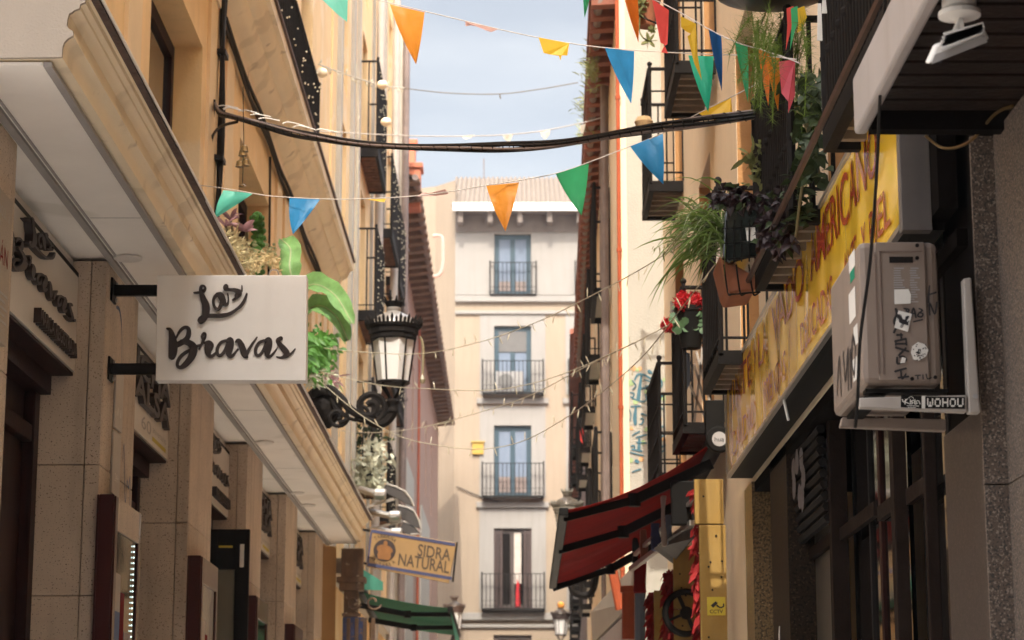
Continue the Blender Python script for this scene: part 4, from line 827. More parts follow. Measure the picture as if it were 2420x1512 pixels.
f = MB(); tl, tr, br, bl = [D(x, y, 6.215) for x, y in ((2208, 130), (2325, 84), (2332, 100), (2200, 152))]; f.prism([tl, tr, br, bl], (0, -.004, 0)); f.build('lens', m_grey, FL)
f = MB()
for k in range(4): a = D(2222+k*3, 104-k*9+8, 6.2); b = D(2318+k*2, 68-k*4+4, 6.2); f.bar(a, b, .004, .02)
f.build('cooling_fins', m_white, FL)
f = MB(); f.tube(cv([D(2185, 320, 7.9), D(2230, 350, 7.9), D(2290, 335, 7.7), D(2350, 270, 7.5), D(2392, 250, 7.4)]), .006, 5); tag(f.build('loose_cable', m_gold), 'loose brownish cable looping under the plank canopy', 'cable')
f = MB(); f.tube(cv([D(2092, -30, 7.0), D(2080, 200, 7.15), D(2070, 420, 7.3), D(2055, 620, 7.4), D(2032, 800, 7.45), D(2026, 940, 7.5), D(2020, 1010, 7.55)]), .006, 5); tag(f.build('hanging_cable', m_cable), 'thin black cable hanging in front of the yellow sign and the air conditioner', 'cable')
# ---- air conditioner on its wall bracket
AC = thing('air_conditioner', 'grimy beige air conditioner covered in stickers and marker tags on a wall bracket', 'air conditioner', (1.4, 8.0, E+1.36))
def A(x, y): return D((3300 + x*796/1584)/1.69323, (940 + y*760/1512)/1.69323, 7.70)   # on the end panel, in coordinates of a close view
bl, br, tr, tl = A(490, 1185), A(940, 1185), A(872, 50), A(395, 50)
zt, zb = tl.z, bl.z; xl, xr = A(405, 700).x-.008, A(920, 700).x
f = MB(); f.box(xl-.045, xr, 7.705, 8.42, zb, zt); f.build('body', m_acb, AC, bevel=.022)
f = MB(); xm = A(810, 600).x; f.box(xl+.012, xm, 7.694, 7.704, zb+.01, zt-.004); f.build('end_panel', m_acb, AC, bevel=.004)
f = MB(); q0, q1 = A(510, 225), A(695, 178); f.box(q0.x, q1.x, 7.689, 7.693, q0.z, q1.z); f.build('handle_slot', m_iron, AC)
f = MB()
for x, y in ((728, 90), (728, 190), (872, 1138), (688, 1150)): f.lathe(A(x, y) + Vector((0, -.012, 0)), [(.007, 0), (.007, -.004)], 10, axis=(0, -1, 0) if False else (0, 1, 0))
f.build('screws', m_iron, AC)
f = MB()
for x in (425, 465): 
    q0, q1 = A(x, 1110), A(x, 140); f.box(q0.x-.0015, q0.x+.0015, 7.690, 7.6935, q0.z, q1.z)
q0, q1 = A(425, 135), A(770, 135); f.box(q0.x, q1.x, 7.690, 7.6935, q0.z-.0015, q0.z+.0015); f.build('panel_groove', M('groove_brown', (.16, .11, .09), .7, .1, 8), AC)
f = MB()
for k in range(15):
    y = 268+k*19; q = A(545, y); q2 = A(680+rnd.randint(-8, 0), y)
    f.box(q.x, q.x+rnd.uniform(.02, .045), 7.6925, 7.6935, q.z-.0022, q.z+.0022); f.box(q2.x, q2.x+rnd.uniform(.015, .035), 7.6925, 7.6935, q2.z-.0022, q2.z+.0022)
f.build('rating_plate_print', m_grey, AC)
def Aq(x, y): return A(x, y) + Vector((0, -.0095, 0))
f = MB()
for st in ([(560,595,22),(570,640,26),(548,690,24),(560,740,20),(545,780,18)], [(570,800,18),(610,800,16)], [(600,790,16),(605,830,16)], [(555,850,18),(640,830,16)], [(565,870,16),(640,870,16)], [(560,850,14),(560,880,14)], [(640,830,14),(645,880,14)], [(560,900,18),(660,930,16)], [(585,960,18),(640,905,16)], [(570,980,16),(575,1030,16),(640,1000,16),(620,970,14),(590,975,14)], [(555,1090,18),(640,1065,16)], [(580,1140,16),(660,1130,16)], [(600,1090,14),(610,1150,14),(640,1110,14)],
           [(640,590,14),(660,660,14)], [(625,590,12),(665,600,14),(640,640,12)], [(680,660,13),(700,585,14),(720,660,13)], [(690,630,10),(715,630,10)], [(745,590,12),(770,605,14),(745,625,12),(735,650,13),(765,655,13),(775,632,12),(745,620,11)], [(700,695,12),(772,678,12)],
           [(828,410,12),(822,470,14),(820,540,16)], [(822,480,12),(880,462,14)], [(830,640,12),(828,545,14),(870,635,14),(885,540,12)],
           [(715,1122,10),(755,1120,10)], [(733,1120,10),(735,1150,10)], [(775,1118,10),(777,1150,10)], [(800,1112,10),(812,1148,10),(840,1140,10)]):
    ribbon(f, st, lambda x, y: Aq(x, y), (0, -1, 0), .0008, k=4)
f.build('marker_tags', m_ink, AC)
def poly(mb, pts, Yo=-.0098):
    mb.prism([A(x, y) + Vector((0, Yo, 0)) for x, y in pts], (0, -.0006, 0))
f = MB(); poly(f, [(580,605),(688,632),(655,775),(548,742)]); poly(f, [(735,855),(790,875),(820,920),(800,970),(740,1005),(700,995),(680,940),(690,890)]); poly(f, [(548,440),(660,435),(680,480),(678,550),(550,555)], -.0094); poly(f, [(610,975),(640,985),(632,1020),(595,1025)]); f.build('stickers', m_stk, AC)
f = MB()
c0 = (625, 690)
for a in range(-4, 5): t = math.pi*(.75+a*.09); ribbon(f, [(c0[0]-10, c0[1]-8, 4), (c0[0]+55*math.cos(t+math.pi*.25)-5, c0[1]-60*math.sin(t)*.8-6, 7)], lambda x, y: A(x, y) + Vector((0, -.0108, 0)), (0, -1, 0), .0004, k=2)
for st in ([(600,690,34),(635,700,36),(655,720,10)], [(640,685,14),(648,662,26),(665,652,6)], [(650,705,8),(665,690,6)], [(610,710,6),(595,740,5)], [(620,715,6),(606,742,5)], [(640,720,8),(655,705,8)]): ribbon(f, st, lambda x, y: A(x, y) + Vector((0, -.0112, 0)), (0, -1, 0), .0004, k=3)
for k in range(40): x, y = 740+rnd.gauss(0, 22), 935+rnd.gauss(0, 28); poly(f, [(x, y), (x+9, y+2), (x+7, y+10), (x-1, y+8)], -.0106)
f.build('sticker_print', m_ink, AC)
xs_ = xl-.0455
f = MB()
for y0, y1, za, zb_ in ((7.78, 7.92, .46, .40), (7.80, 7.95, .33, .22), (7.77, 7.86, .19, .12), (7.8, 7.9, .08, .0)): f.box(xs_-.0006, xs_, y0, y1, zb+.04+zb_, zb+.04+za)
f.build('side_stickers', m_stk, AC)
f = MB(); f.box(xs_-.0008, xs_-.0001, 7.80, 7.9, zb+.40, zb+.44); f.build('green_sticker', FLAG['emerald'], AC)
f = MB()
for st in ([(7.95,.02,.03),(7.95,.14,.03)], [(8.02,.02,.02),(8.0,.16,.025),(8.08,.06,.02),(8.12,.17,.02)], [(7.86,.05,.02),(7.83,.13,.025),(7.88,.18,.025),(7.92,.1,.02),(7.87,.04,.02)], [(8.2,.03,.02),(8.22,.17,.02),(8.3,.05,.02)]): ribbon(f, st, lambda y, z: Vector((xs_-.001, y, zb+.02+z)), (-1, 0, 0), .0006)
f.build('side_tag', m_ink, AC)
f = MB(); q0, q1 = A(330, 1245), A(985, 1215); f.box(q0.x, q1.x, 7.72, 7.78, q0.z, q1.z-.0); f.box(q0.x+.02, q0.x+.08, 7.73, 8.3, q0.z, q1.z); f.build('feet', m_black, AC)
m_brk = M('bracket_paint', (.40, .36, .325), .5, .08, 6, streak=.3, dirt=(.2, .16, .13))
BK = thing('wall_bracket', 'white L-shaped wall bracket with black stickers carrying the beige air conditioner', 'bracket', (1.6, 7.75, E+1.26))
a0, a1 = A(275, 1368), A(1130, 1288); za, zb2 = A(400, 1362).z, A(400, 1292).z
f = MB(); f.prism([A(275, 1295) , A(1130, 1272), A(1130, 1408), A(275, 1370)], (0, .045, 0)); f.build('arm', m_brk, BK, bevel=.004)
f = MB(); f.prism([A(1100, 345), A(1165, 335), A(1240, 1415), A(1145, 1415)], (0, .05, 0)); f.build('upright', m_brk, BK, bevel=.006)
f = MB(); p = [D(x, y, 8.3) for x, y in ((1990, 985), (2235, 990), (2235, 1018), (1985, 1008))]; f.prism(p, (0, .045, 0)); f.build('far_arm', m_acb, BK, bevel=.004)
f = MB(); poly(f, [(605,1275),(768,1280),(768,1382),(602,1370)], -.001); poly(f, [(797,1285),(1113,1290),(1113,1385),(797,1380)], -.001); f.build('black_stickers', m_black, BK)
f = MB(); poly(f, [(770,1281),(796,1282),(796,1381),(770,1380)], -.001)
PX = {'W': ['10001','10001','10101','10101','01110'], 'O': ['01110','10001','10001','10001','01110'], 'H': ['10001','10001','11111','10001','10001'], 'U': ['10001','10001','10001','10001','01110']}
for i, ch in enumerate('WOHOU'):
    for r_, row in enumerate(PX[ch]):
        for c_, v in enumerate(row):
            if v == '1': x, y = 812+i*60+c_*9.6, 1300+r_*13.6; poly(f, [(x, y), (x+9.4, y), (x+9.4, y+13.4), (x, y+13.4)], -.0022)
for st in ([(615,1310,7),(625,1330,8),(655,1305,7)], [(640,1310,8),(635,1345,8)], [(640,1330,6),(672,1345,7)], [(680,1310,7),(680,1345,7),(700,1335,7),(685,1325,6),(705,1315,7)], [(715,1312,7),(713,1345,7),(735,1340,6),(720,1328,6),(738,1318,6)], [(650,1358,4),(745,1362,5)], [(660,1372,4),(720,1374,4)], [(665,1300,4),(685,1285,4),(705,1302,4)], [(745,1320,6),(755,1345,7)]): ribbon(f, st, lambda x, y: A(x, y) + Vector((0, -.002, 0)), (0, -1, 0), .0005, k=3)
f.build('sticker_lettering', m_stk, BK)
f = MB(); f.lathe(A(1197, 1285) + Vector((0, .0, 0)), [(.009, 0), (.009, .006)], 10, axis=(0, -1, 0)); f.build('bolt', m_grey, BK)
# ------------------------------------------------------------------ red awning and the shop under it
aw = awning('awning', 'dark red folding-arm awning over the shop stalls on the right', (1.52, 16.9, E+2.55), (1.54, 21.6, E+2.50), D(1332, 1208, 16.9), D(1306, 1384, 21.6), m_red, .085, (.03, .42, .99), m_black)
f = MB(); c = Vector((1.55, 16.80, E+2.55)); f.lathe(c, [(.10, 0), (.10, .06), (.09, .07)], 20, axis=(0, -1, 0)); f.box(1.46, 1.60, 16.82, 16.9, E+2.56, E+2.86); f.build('end_cap', m_black, aw, bevel=.004)
f = MB(); f.lathe(c + Vector((.0, -.071, 0)), [(.055, 0), (.055, .003)], 20, axis=(0, -1, 0)); f.build('round_badge', m_grey, aw)
f = MB(); text(f, 'hua', c + Vector((-.035, -.076, -.02)), (1, 0, 0), (0, 0, 1), .05, .0015, width=.07); f.build('badge_lettering', m_ink, aw)
YP = [(16.2, (1650, 1712), 1132, 1240), (17.8, (1590, 1650), 1290, 0), (19.6, (1545, 1592), 1395, 0)]
for i, (Y, (xa, xb), yt, ys) in enumerate(YP):
    a = D(xa, yt, Y); b = D(xb, yt, Y); lab = ('tall yellow plywood screen with a camera sticker, nearest under the red awning', 'second yellow plywood screen, with a small black wheel', 'third, smallest yellow plywood screen, deepest under the awning')[i]
    st = thing('plywood_screen', lab, 'screen', (a.x, Y, 0), 'yellow plywood screens under the awning'); zs = D(xa, ys, Y).z if ys else a.z-.5
    f = MB(); f.box(a.x-.03*(1 if ys else 0), b.x-.012, Y, Y+.06, zs+.008, a.z); f.box(a.x, b.x, Y, Y+.06, 0, zs); f.build('board', m_yply, st, bevel=.004)
    f = MB()
    for k in range(9): q = Vector((rnd.uniform(a.x+.02, b.x-.02), Y-.004, rnd.uniform(E+.6, a.z-.1))); f.lathe(q, [(.008, 0), (.008, -.003)], 6, axis=(0, 1, 0))
    f.build('screws', m_iron, st)
    if i == 0:
        c = D(1692, 1432, Y-.003); s = .065; f = MB(); f.box(c.x-s, c.x+s, Y-.004, Y-.001, c.z-s, c.z+s); sk = f.build('camera_sticker', m_yel_st, st)
        f = MB(); text(f, 'CCTV', (c.x-.047, Y-.0045, c.z-.05), (1, 0, 0), (0, 0, 1), .036, .001, width=.094, bold=.015)
        f.prism([(c.x-.04, Y-.0055, c.z+.005), (c.x-.005, Y-.0055, c.z+.035), (c.x+.012, Y-.0055, c.z+.022), (c.x-.022, Y-.0055, c.z-.012)], (0, -.001, 0)); ribbon(f, [(.005, .005, .012), (.03, -.01, .01), (.052, .0, .01), (.052, .015, .01)], lambda x, y: Vector((c.x+x, Y-.0055, c.z+y)), (0, -1, 0), .001); f.build('camera_symbol', m_ink, sk, org=WLD[st.name])
    if i == 1:
        wh = thing('wheel', 'small black spoked wheel hung on the second yellow plywood screen', 'wheel', D(1621, 1448, Y-.05)); c = D(1621, 1448, Y-.04)
        f = MB(); f.tube([c + Vector((math.cos(t)*.165, 0, math.sin(t)*.165)) for t in [k*math.pi/12 for k in range(25)]], .026, 7, cap=False); f.build('tyre', m_black, wh, smooth=True)
        f = MB()
        for k in range(4): t = .4+k*math.pi/2; f.bar(c, c + Vector((math.cos(t)*.15, 0, math.sin(t)*.15)), .03, .02)
        f.lathe(c + Vector((0, .02, 0)), [(.05, 0), (.05, .05)], 12, axis=(0, -1, 0)); f.build('spokes', m_iron, wh)
# hanging red scarves, bags and boxes
for i, (xa, xb, y0, y1, Y, lab) in enumerate(((1640, 1658, 1145, 1540, 16.4, 'string of ruffled red scarves beside the nearest yellow plywood screen'), (1572, 1600, 1345, 1540, 17.95, 'hanging bunch of ruffled red scarves by the wheel panel'), (1535, 1548, 1400, 1540, 19.8, 'slim red scarf hanging deepest under the awning'))):
    f = MB(); a, b = D(xa, y0, Y), D(xb, y0, Y); zb_ = D(xa, y1, Y).z
    for k in range(260):
        q = Vector((rnd.uniform(a.x, b.x), Y+rnd.uniform(-.05, .05), rnd.uniform(zb_, a.z))); leafblade(f, q, q + Vector((rnd.uniform(-.07, .07), rnd.uniform(-.04, .04), rnd.uniform(-.14, -.02))), .022, 0, 2)
    tag(f.build('red_scarf', m_scarf), lab, 'scarf', 'red scarves under the awning')
for i, (x0_, x1_, y0, y1, Y, m, nm, lab) in enumerate(((1585, 1650, 1135, 1240, 17.0, m_black, 'black_box', 'black cardboard box on the shelf beside the yellow panel top'), (1573, 1590, 1215, 1285, 17.6, m_curt, 'blue_bag', 'narrow blue grey bag hanging under the awning'), (1562, 1574, 1170, 1290, 17.4, m_pink, 'pink_scarf', 'long dusty pink scarf hanging under the awning'), (1538, 1560, 1235, 1300, 18.4, m_navy, 'navy_bag', 'navy bag hanging behind the pink scarf'), (1512, 1530, 1250, 1330, 19.4, m_rosew, 'brown_bag', 'brown bag hung at the back of the awning'), (1494, 1509, 1270, 1330, 20.5, m_black, 'umbrella', 'folded black umbrella hanging at the far awning end'), (1497, 1527, 1300, 1400, 20.8, m_red, 'red_banner', 'bright red banner hanging at the far end of the stalls'))):
    f = MB(); a, b = D(x0_, y0, Y), D(x1_, y1, Y); pts = []
    for k in range(5): t = k/4; w = 1+.12*math.sin(k*2.1+i); pts.append((a.x+(1-w)*.03, a.z+(b.z-a.z)*t)); 
    left = [Vector((p[0], Y, p[1])) for p in pts]; right = [Vector((b.x+.01*math.sin(k*1.7+i), Y, a.z+(b.z-a.z)*k/4)) for k in range(5)]
    f.prism(left + right[::-1], (0, .08, 0)); h_ = f.build(nm, m, bevel=.012); tag(h_, lab, nm.split('_')[-1])
f = MB(); a, b = D(1500, 1310, 20), D(1645, 1175, 16.6); f.bar(a, b, .03); f.bar(D(1490, 1345, 20), D(1635, 1235, 16.9), .04); tag(f.build('stall_rail', m_steel), 'slanting steel rail holding goods under the red awning', 'rail')
f = MB(); a = D(1530, 1400, 18.5); f.prism([D(1545, 1295, 17.9), D(1635, 1235, 17.0), D(1640, 1270, 17.0), D(1590, 1330, 17.9)], (0, .05, 0)); tag(f.build('goods_shelf', m_ironw), 'dark slanted shelf between the yellow plywood screens', 'shelf')
# ------------------------------------------------------------------ graffiti building and the old houses behind it, right side
GB = thing('graffiti_building', 'house with blue graffiti on its ivory end wall, dark balconies and red timber eaves', 'building', (1.13, 23.6, 0))
XC = D(1478, 600, 23.6).x-.07
mb = MB(); ops = []
ge = Vector((1.52-XC, 22.4, 0)); gl = ge.length
for s in (3.2, 7.8, 12.2, 16.6, 20.2):
    for zz in (1.2, 3.2, 5.95): ops.append((s, s+1.0, E+zz, E+zz+(1.6 if zz < 3 else 2.0)))
pt = facade(mb, (XC, 23.6), (1.52, 46), 0, E+8.75, ops, (.24, 0, 0))
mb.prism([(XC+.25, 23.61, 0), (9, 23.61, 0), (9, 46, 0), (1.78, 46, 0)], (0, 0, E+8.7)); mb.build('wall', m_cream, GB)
for o in ops: window(GB, pt, *o, m_wood, m_glass, dd=.7, fw=.09)
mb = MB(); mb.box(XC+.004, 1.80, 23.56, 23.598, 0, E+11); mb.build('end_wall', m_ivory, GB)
mb = MB(); mb.box(XC-.004, XC+.085, 23.545, 23.558, 0, E+11); mb.build('corner_strip', m_cream, GB)
q = D(1390, 0, 24.4); e0 = Vector((q.x, 24.4, E+8.6)); e1 = Vector((D(1364, 560, 36).x, 36, E+8.55)); e2 = e0 + (e1-e0)*1.9; e0 = e0 - (e1-e0)*.06
mb = MB(); mb.prism([e0 + Vector((0, 0, .0)), (XC+.3, e0.y, E+8.72), (XC+3, e0.y, E+9.8), e0 + Vector((0, 0, .12))], e2-e0); rf = mb.build('roof', m_eave2, GB)
n = 56
for k in range(n):
    mb = MB()
    p = e0.lerp(e2, k/n); w = Vector((XC+.02+(1.52-XC)*(p.y-23.6)/22.4, p.y, E+8.62)); d = (p-w); mb.obox(w + Vector((0, 0, -.16)), d*.93, (0, .15, 0), (0, 0, .15)); mb.build('rafter', m_eave2, rf, org=WLD[GB.name])
mb = MB(); mb.tube([e0.lerp(e2, k/8) + Vector((.10, 0, -.09)) for k in range(9)], .05, 7); mb.build('gutter', m_gut, rf, org=WLD[GB.name])
q = D(1462, 500, 23.5); mb = MB(); mb.tube([(q.x, 23.5, 0), (q.x, 23.5, E+11)], .021, 8)
for z in (2.2, 3.9, 5.6, 7.3): mb.lathe((q.x, 23.5, E+z), [(.029, 0), (.029, .04)], 8)
mb.build('red_drainpipe', m_pipe, GB, smooth=True)
mb = MB(); mb.tube(cv([D(1476, 1235, 22.6), D(1474, 1255, 22.6), D(1462, 1268, 22.6), D(1442, 1285, 22.6), D(1441, 1310, 22.6), D(1452, 1370, 22.6), D(1466, 1440, 22.6)], 4), .05, 8); mb.build('pipe_elbow', m_pipe, GB, smooth=True)
mb = MB(); mb.tube([(XC-.04, 26.5, E+3), (XC-.02, 26.5, E+8.4)], .05, 8); mb.tube([(XC+.04, 29.5, E+1), (XC+.06, 29.5, E+8.4)], .032, 8); mb.build('grey_drainpipe', m_gut, GB, smooth=True)
for (a, b, z, h) in ((26.7, 28.4, 5.92, 1.25), (31, 32.9, 5.92, 1.15), (35.4, 37.2, 5.92, 1.1), (39.8, 41.6, 5.92, 1.1), (43.4, 45.2, 5.92, 1.1), (31, 32.9, 3.15, 1.1), (35.4, 37.2, 3.15, 1.1), (39.8, 41.6, 3.15, 1.1), (26.7, 28.4, 3.15, 1.0)):
    f0 = XC + (1.52-XC)*(a-23.6)/22.4; f1 = XC + (1.52-XC)*(b-23.6)/22.4
    balcony(GB, (f0-.22, a), (f1-.22, b), (.20, 0), z, h, .12, m_ivory, m_iron, slats=False, thick=.10, r=.015)
# graffiti on the end wall
def G(x, y): return D((2450 + x/2.5185)/1.69323, (1400 + y/2.52)/1.69323, 23.555)
mb = MB()
GS = [[(225,300,18),(260,245,22),(340,260,22),(440,340,22),(400,380,20),(280,385,18)], [(290,265,22),(270,400,34),(260,490,40)], [(320,300,14),(370,315,14),(390,350,14),(330,365,12)], [(180,430,14),(215,440,16),(205,475,14),(180,470,12),(230,500,16),(320,525,14)], [(370,215,40),(385,225,30)], [(390,235,12),(450,270,16),(490,310,18),(500,350,14),(490,375,12)], [(190,570,16),(280,565,16)], [(235,575,20),(225,680,40),(230,745,30)], [(285,690,14),(310,700,16),(300,740,16),(275,750,14)], [(200,860,12),(270,820,14)], [(190,970,16),(220,965,16),(215,1000,16),(190,1000,14),(290,1020,20)], [(270,900,24),(265,1000,34)], [(240,880,14),(340,855,16)], [(170,1030,12),(310,1065,14)], [(240,930,12),(340,940,14)], [(480,460,60)*1 if False else (450,440,14),(500,445,16),(490,475,16),(455,470,14)], [(240,1120,40),(255,1130,30)], [(200,1230,12),(280,1200,18)], [(450,780,16),(520,770,16)], [(450,900,14),(520,860,16)], [(440,1010,14),(530,960,18)], [(450,1060,14),(520,1010,16)], [(330,450,12),(340,500,12),(310,520,12)], [(170,600,10),(185,660,10),(172,715,10)], [(200,310,10),(235,360,12),(200,400,10)], [(375,470,14),(400,500,14)], [(290,640,12),(340,660,14)], [(450,560,12),(520,600,12)], [(440,830,14),(520,830,14)]]
for i, st in enumerate(GS): ribbon(mb, st, G, (0, -1, 0), .0015+.0003*i, k=4)
gr = tag(mb.build('wall_graffiti', M('graffiti_blue', (.055, .15, .20), .7, .2, 12)), 'blue graffiti letters with orange and green dabs on the sunlit ivory end wall', 'graffiti'); WLD[gr.name] = Vector(gr.location)
for nm, col, pts in (('orange_dabs', (.58, .33, .16), [(210,185,26),(275,190,20),(190,790,18),(290,1100,22),(480,700,18),(410,410,16),(520,900,20),(440,870,16)]), ('green_dabs', (.33, .44, .22), [(185,330,30),(345,420,22),(230,520,24),(340,800,20),(185,1110,22),(515,480,26),(250,200,16),(310,930,20),(520,300,18)])):
    mb = MB()
    for i, (x, y, r) in enumerate(pts): mb.add([G(x+r*(1+.25*rnd.random())*math.cos(a), y+r*(1+.25*rnd.random())*math.sin(a)) + Vector((0, -.0008-.0002*i, 0)) for a in [k*math.pi/6 for k in range(12)]][::-1], [tuple(range(12))])
    mb.build(nm, M(nm, col, .8, .15, 10), gr)
OB = thing('old_building', 'dark old house with stacked iron balconies squeezed in before the far end building, right side', 'building', (1.6, 46, 0))
mb = MB(); ops = [(s, s+1.1, E+z, E+z+2) for s in (1.5, 6, 10.5, 15, 19.5, 24) for z in (1.3, 4.2, 7.1)]
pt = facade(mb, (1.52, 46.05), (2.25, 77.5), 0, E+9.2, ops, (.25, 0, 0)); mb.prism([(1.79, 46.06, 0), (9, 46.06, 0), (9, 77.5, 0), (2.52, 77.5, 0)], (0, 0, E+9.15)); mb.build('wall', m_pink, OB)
for o in ops: window(OB, pt, *o, m_wood, m_glass, dd=.7, fw=.09)
for s in (1.2, 5.7, 10.2, 14.7, 19.2, 23.7):
    for z in (1.3, 4.2, 7.1):
        y = 46.05+s; x = 1.52+.73*s/31.4-.30; balcony(OB, (x, y), (x+.04, y+1.8), (.27, 0), z, 1.05, .16, m_iron, m_iron, slats=False, thick=.1, r=.014)
mb = MB(); q = [(1.20, 46.05, E+9.22), (1.9, 46.05, E+9.4), (5, 46.05, E+10.6), (1.20, 46.05, E+9.32)]; mb.prism(q, (.73, 31.4, 0)); mb.build('roof', m_eave2, OB)
mb = MB(); q = [D(x, y, 30) for x, y in ((1432, 990), (1443, 985), (1448, 1040), (1440, 1045))]
fl = thing('flag', 'small red and white flag on a dark pole, far right balcony', 'flag', D(1372, 1000, 36)); a = D(1366, 985, 36); b = D(1381, 1055, 36)
mb = MB(); mb.tube([a, b], .018, 5); mb.build('pole', m_iron, fl)
mb = MB(); mb.prism([a + Vector((.02, 0, -.1)), D(1379, 1020, 36), D(1379, 1052, 36), D(1371, 1040, 36)], (0, .01, 0)); mb.build('cloth', FLAG['red'], fl)
# small clutter low on the right, before the graffiti house
mb = MB(); q = [D(x, y, Y) for x, y, Y in ((1500, 1330, 21.5), (1395, 1445, 27), (1400, 1520, 27), (1497, 1420, 21.5))]; mb.prism(q, (.12, .1, .03)); o = tag(mb.build('awning', m_endf, bevel=.01), 'pale sloping awning low on the right behind the orange pipe', 'awning')
mb = MB(); q = [D(x, y, Y) for x, y, Y in ((1500, 1430, 21.4), (1400, 1525, 27), (1400, 1640, 27), (1500, 1640, 21.4))]; mb.prism(q, (.1, 0, 0)); tag(mb.build('market_stall', m_pink), 'pinkish stall front low on the right below the pale awning', 'stall')
mb = MB(); mb.tube([D(1484, 1510, 21.2), D(1484, 1400, 21.2)], .06, 10); mb.lathe(D(1484, 1400, 21.2), [(.075, 0), (.075, .06)], 10); tag(mb.build('orange_post', m_pipe, smooth=True), 'short orange pipe standing low beside the stalls', 'pipe')
mb = MB(); a = D(1515, 1290, 20.9); mb.tube([D(1512, 1290, 20.9), D(1512, 1540, 20.9)], .045, 8); tag(mb.build('pale_post', m_curt), 'pale blue post standing at the far end of the stalls', 'post')
# ------------------------------------------------------------------ ornate lanterns
def lantern(name, label, c, s, wall=None, glass=None, crown=True, iron=None, seg=6, group=None, post=False):
    """c is the centre of the lantern's lower ring; s its glass height"""
    c = Vector(c); iron = iron or m_iron; t = thing(name, label, 'street lamp', c if wall is None else Vector(wall), group); a0 = math.pi/seg + .35
    rb, rt = s*.36, s*.50
    g = MB(); g.lathe(c, [(rb*.96, 0), (rt*.96, s)], seg, a0=a0); g.build('glass', glass or m_lampg, t)
    f = MB()
    for k in range(seg):
        a = a0 + 2*math.pi*k/seg; u = Vector((math.cos(a), math.sin(a), 0))
        # lathe's own axes: u = z cross y
        f.tube([c + Vector((-math.cos(a)*rb, math.sin(a)*rb, 0)), c + Vector((-math.cos(a)*rt, math.sin(a)*rt, s))], s*.022, 5)
    f.lathe(c, [(rb*1.0, -.03*s), (rb*1.08, -.02*s), (rb*1.08, .03*s), (rb*.95, .035*s)], seg*2); f.build('frame', iron, t)
    f = MB(); z = s; f.lathe(c, [(rt*1.0, z-.02*s), (rt*1.06, z), (rt*1.06, z+.10*s), (rt*1.14, z+.12*s), (rt*1.14, z+.22*s), (rt*1.24, z+.26*s), (rt*1.24, z+.32*s), (rt*1.0, z+.33*s)], seg*2); f.build('gallery', iron, t)
    f = MB()
    for k in range(40):
        a = 2*math.pi*k/40; p = c + Vector((math.cos(a)*rt*1.22, math.sin(a)*rt*1.22, z+.31*s)); h = .13*s if k % 2 else .20*s
        f.tube([p, p + Vector((math.cos(a)*.03*s, math.sin(a)*.03*s, h*.6)), p + Vector((math.cos(a)*.05*s, math.sin(a)*.05*s, h))], [s*.030, s*.036, s*.008], 5)
    f.build('cresting', iron, t)
    f = MB(); f.lathe(c, [(rt*1.05, z+.33*s), (rt*.98, z+.43*s), (rt*.74, z+.54*s), (rt*.42, z+.62*s), (rt*.30, z+.66*s), (rt*.34, z+.70*s), (rt*.34, z+.74*s), (rt*.28, z+.76*s)], 20); f.build('dome', M(name+'_dome', (.30, .28, .26) if wall is not None and not post else (.11, .09, .075), .3, .2, 6, metal=.4), t, smooth=True)
    f = MB(); f.lathe(c, [(rt*.30, z+.74*s), (rt*.36, z+.80*s), (rt*.42, z+.86*s), (rt*.38, z+.89*s)], 16)
    for k in range(10):
        a = 2*math.pi*k/10; p = c + Vector((math.cos(a)*rt*.40, math.sin(a)*rt*.40, z+.87*s)); f.tube([p, p + Vector((math.cos(a)*.05*s, math.sin(a)*.05*s, .12*s))], [s*.035, s*.012], 5)
    f.build('crown', iron, t)
    f = MB()
    for k in range(4):
        a = a0 + math.pi/2*k; u = Vector((math.cos(a), math.sin(a), 0)); f.tube(cv([c + u*rb*1.05, c + u*rb*.72 + Vector((0, 0, -.12*s)), c + u*rb*.36 + Vector((0, 0, -.28*s)), c + Vector((0, 0, -.42*s))], 4), s*.032, 5)
    f.lathe(c, [(.10*s, -.36*s), (.15*s, -.42*s), (.13*s, -.50*s), (.09*s, -.55*s), (.14*s, -.62*s), (.14*s, -.67*s), (.08*s, -.72*s), (.07*s, -.80*s)], 12); f.build('stem', iron, t, smooth=True)
    return t
LY = 22.2
c = D(928, 905, LY); s = D(928, 803, LY).z - c.z
wl = Vector((-2.05, LY+.5, c.z-.35)); LA = lantern('wall_lantern', 'large ornate black lantern with crown on a scrolled arm over the white canopy', c, s, wl)
f = MB(); pth = cv([D(744, 930, LY+.4), D(775, 920, LY+.3), D(800, 935, LY+.2), D(828, 968, LY), D(860, 985, LY), D(885, 1001, LY), D(910, 997, LY), D(927, 975, LY), D(928, 948, LY)], 6); f.tube(pth, [.055-.012*math.sin(k/len(pth)*3.1) for k in range(len(pth))], 8); f.build('arm', m_iron, LA, smooth=True)
f = MB()
def spiral(c0, r, turns, a0, dirn=1, th=.022): f.tube([c0 + Vector((math.cos(a0+dirn*t)*r*(1-t/(turns*2*math.pi)*.85), 0, math.sin(a0+dirn*t)*r*(1-t/(turns*2*math.pi)*.85))) for t in [k*.35 for k in range(int(turns*2*math.pi/.35))]], th, 6)
spiral(D(874, 962, LY), .17, 1.7, -1.5, 1, .035); spiral(D(852, 980, LY), .09, 1.2, 1.5, -1); spiral(D(797, 985, LY+.1), .11, 1.3, 0, -1); spiral(D(900, 975, LY), .08, 1.2, 2, 1)
f.tube(cv([D(782, 930, LY+.3), D(790, 960, LY+.2), D(808, 975, LY+.1), D(818, 990, LY), D(800, 1000, LY)], 5), .022, 6); f.tube(cv([D(820, 965, LY), D(822, 985, LY), D(840, 992, LY), D(850, 985, LY)], 5), .02, 6); f.build('scrollwork', m_iron, LA, smooth=True)
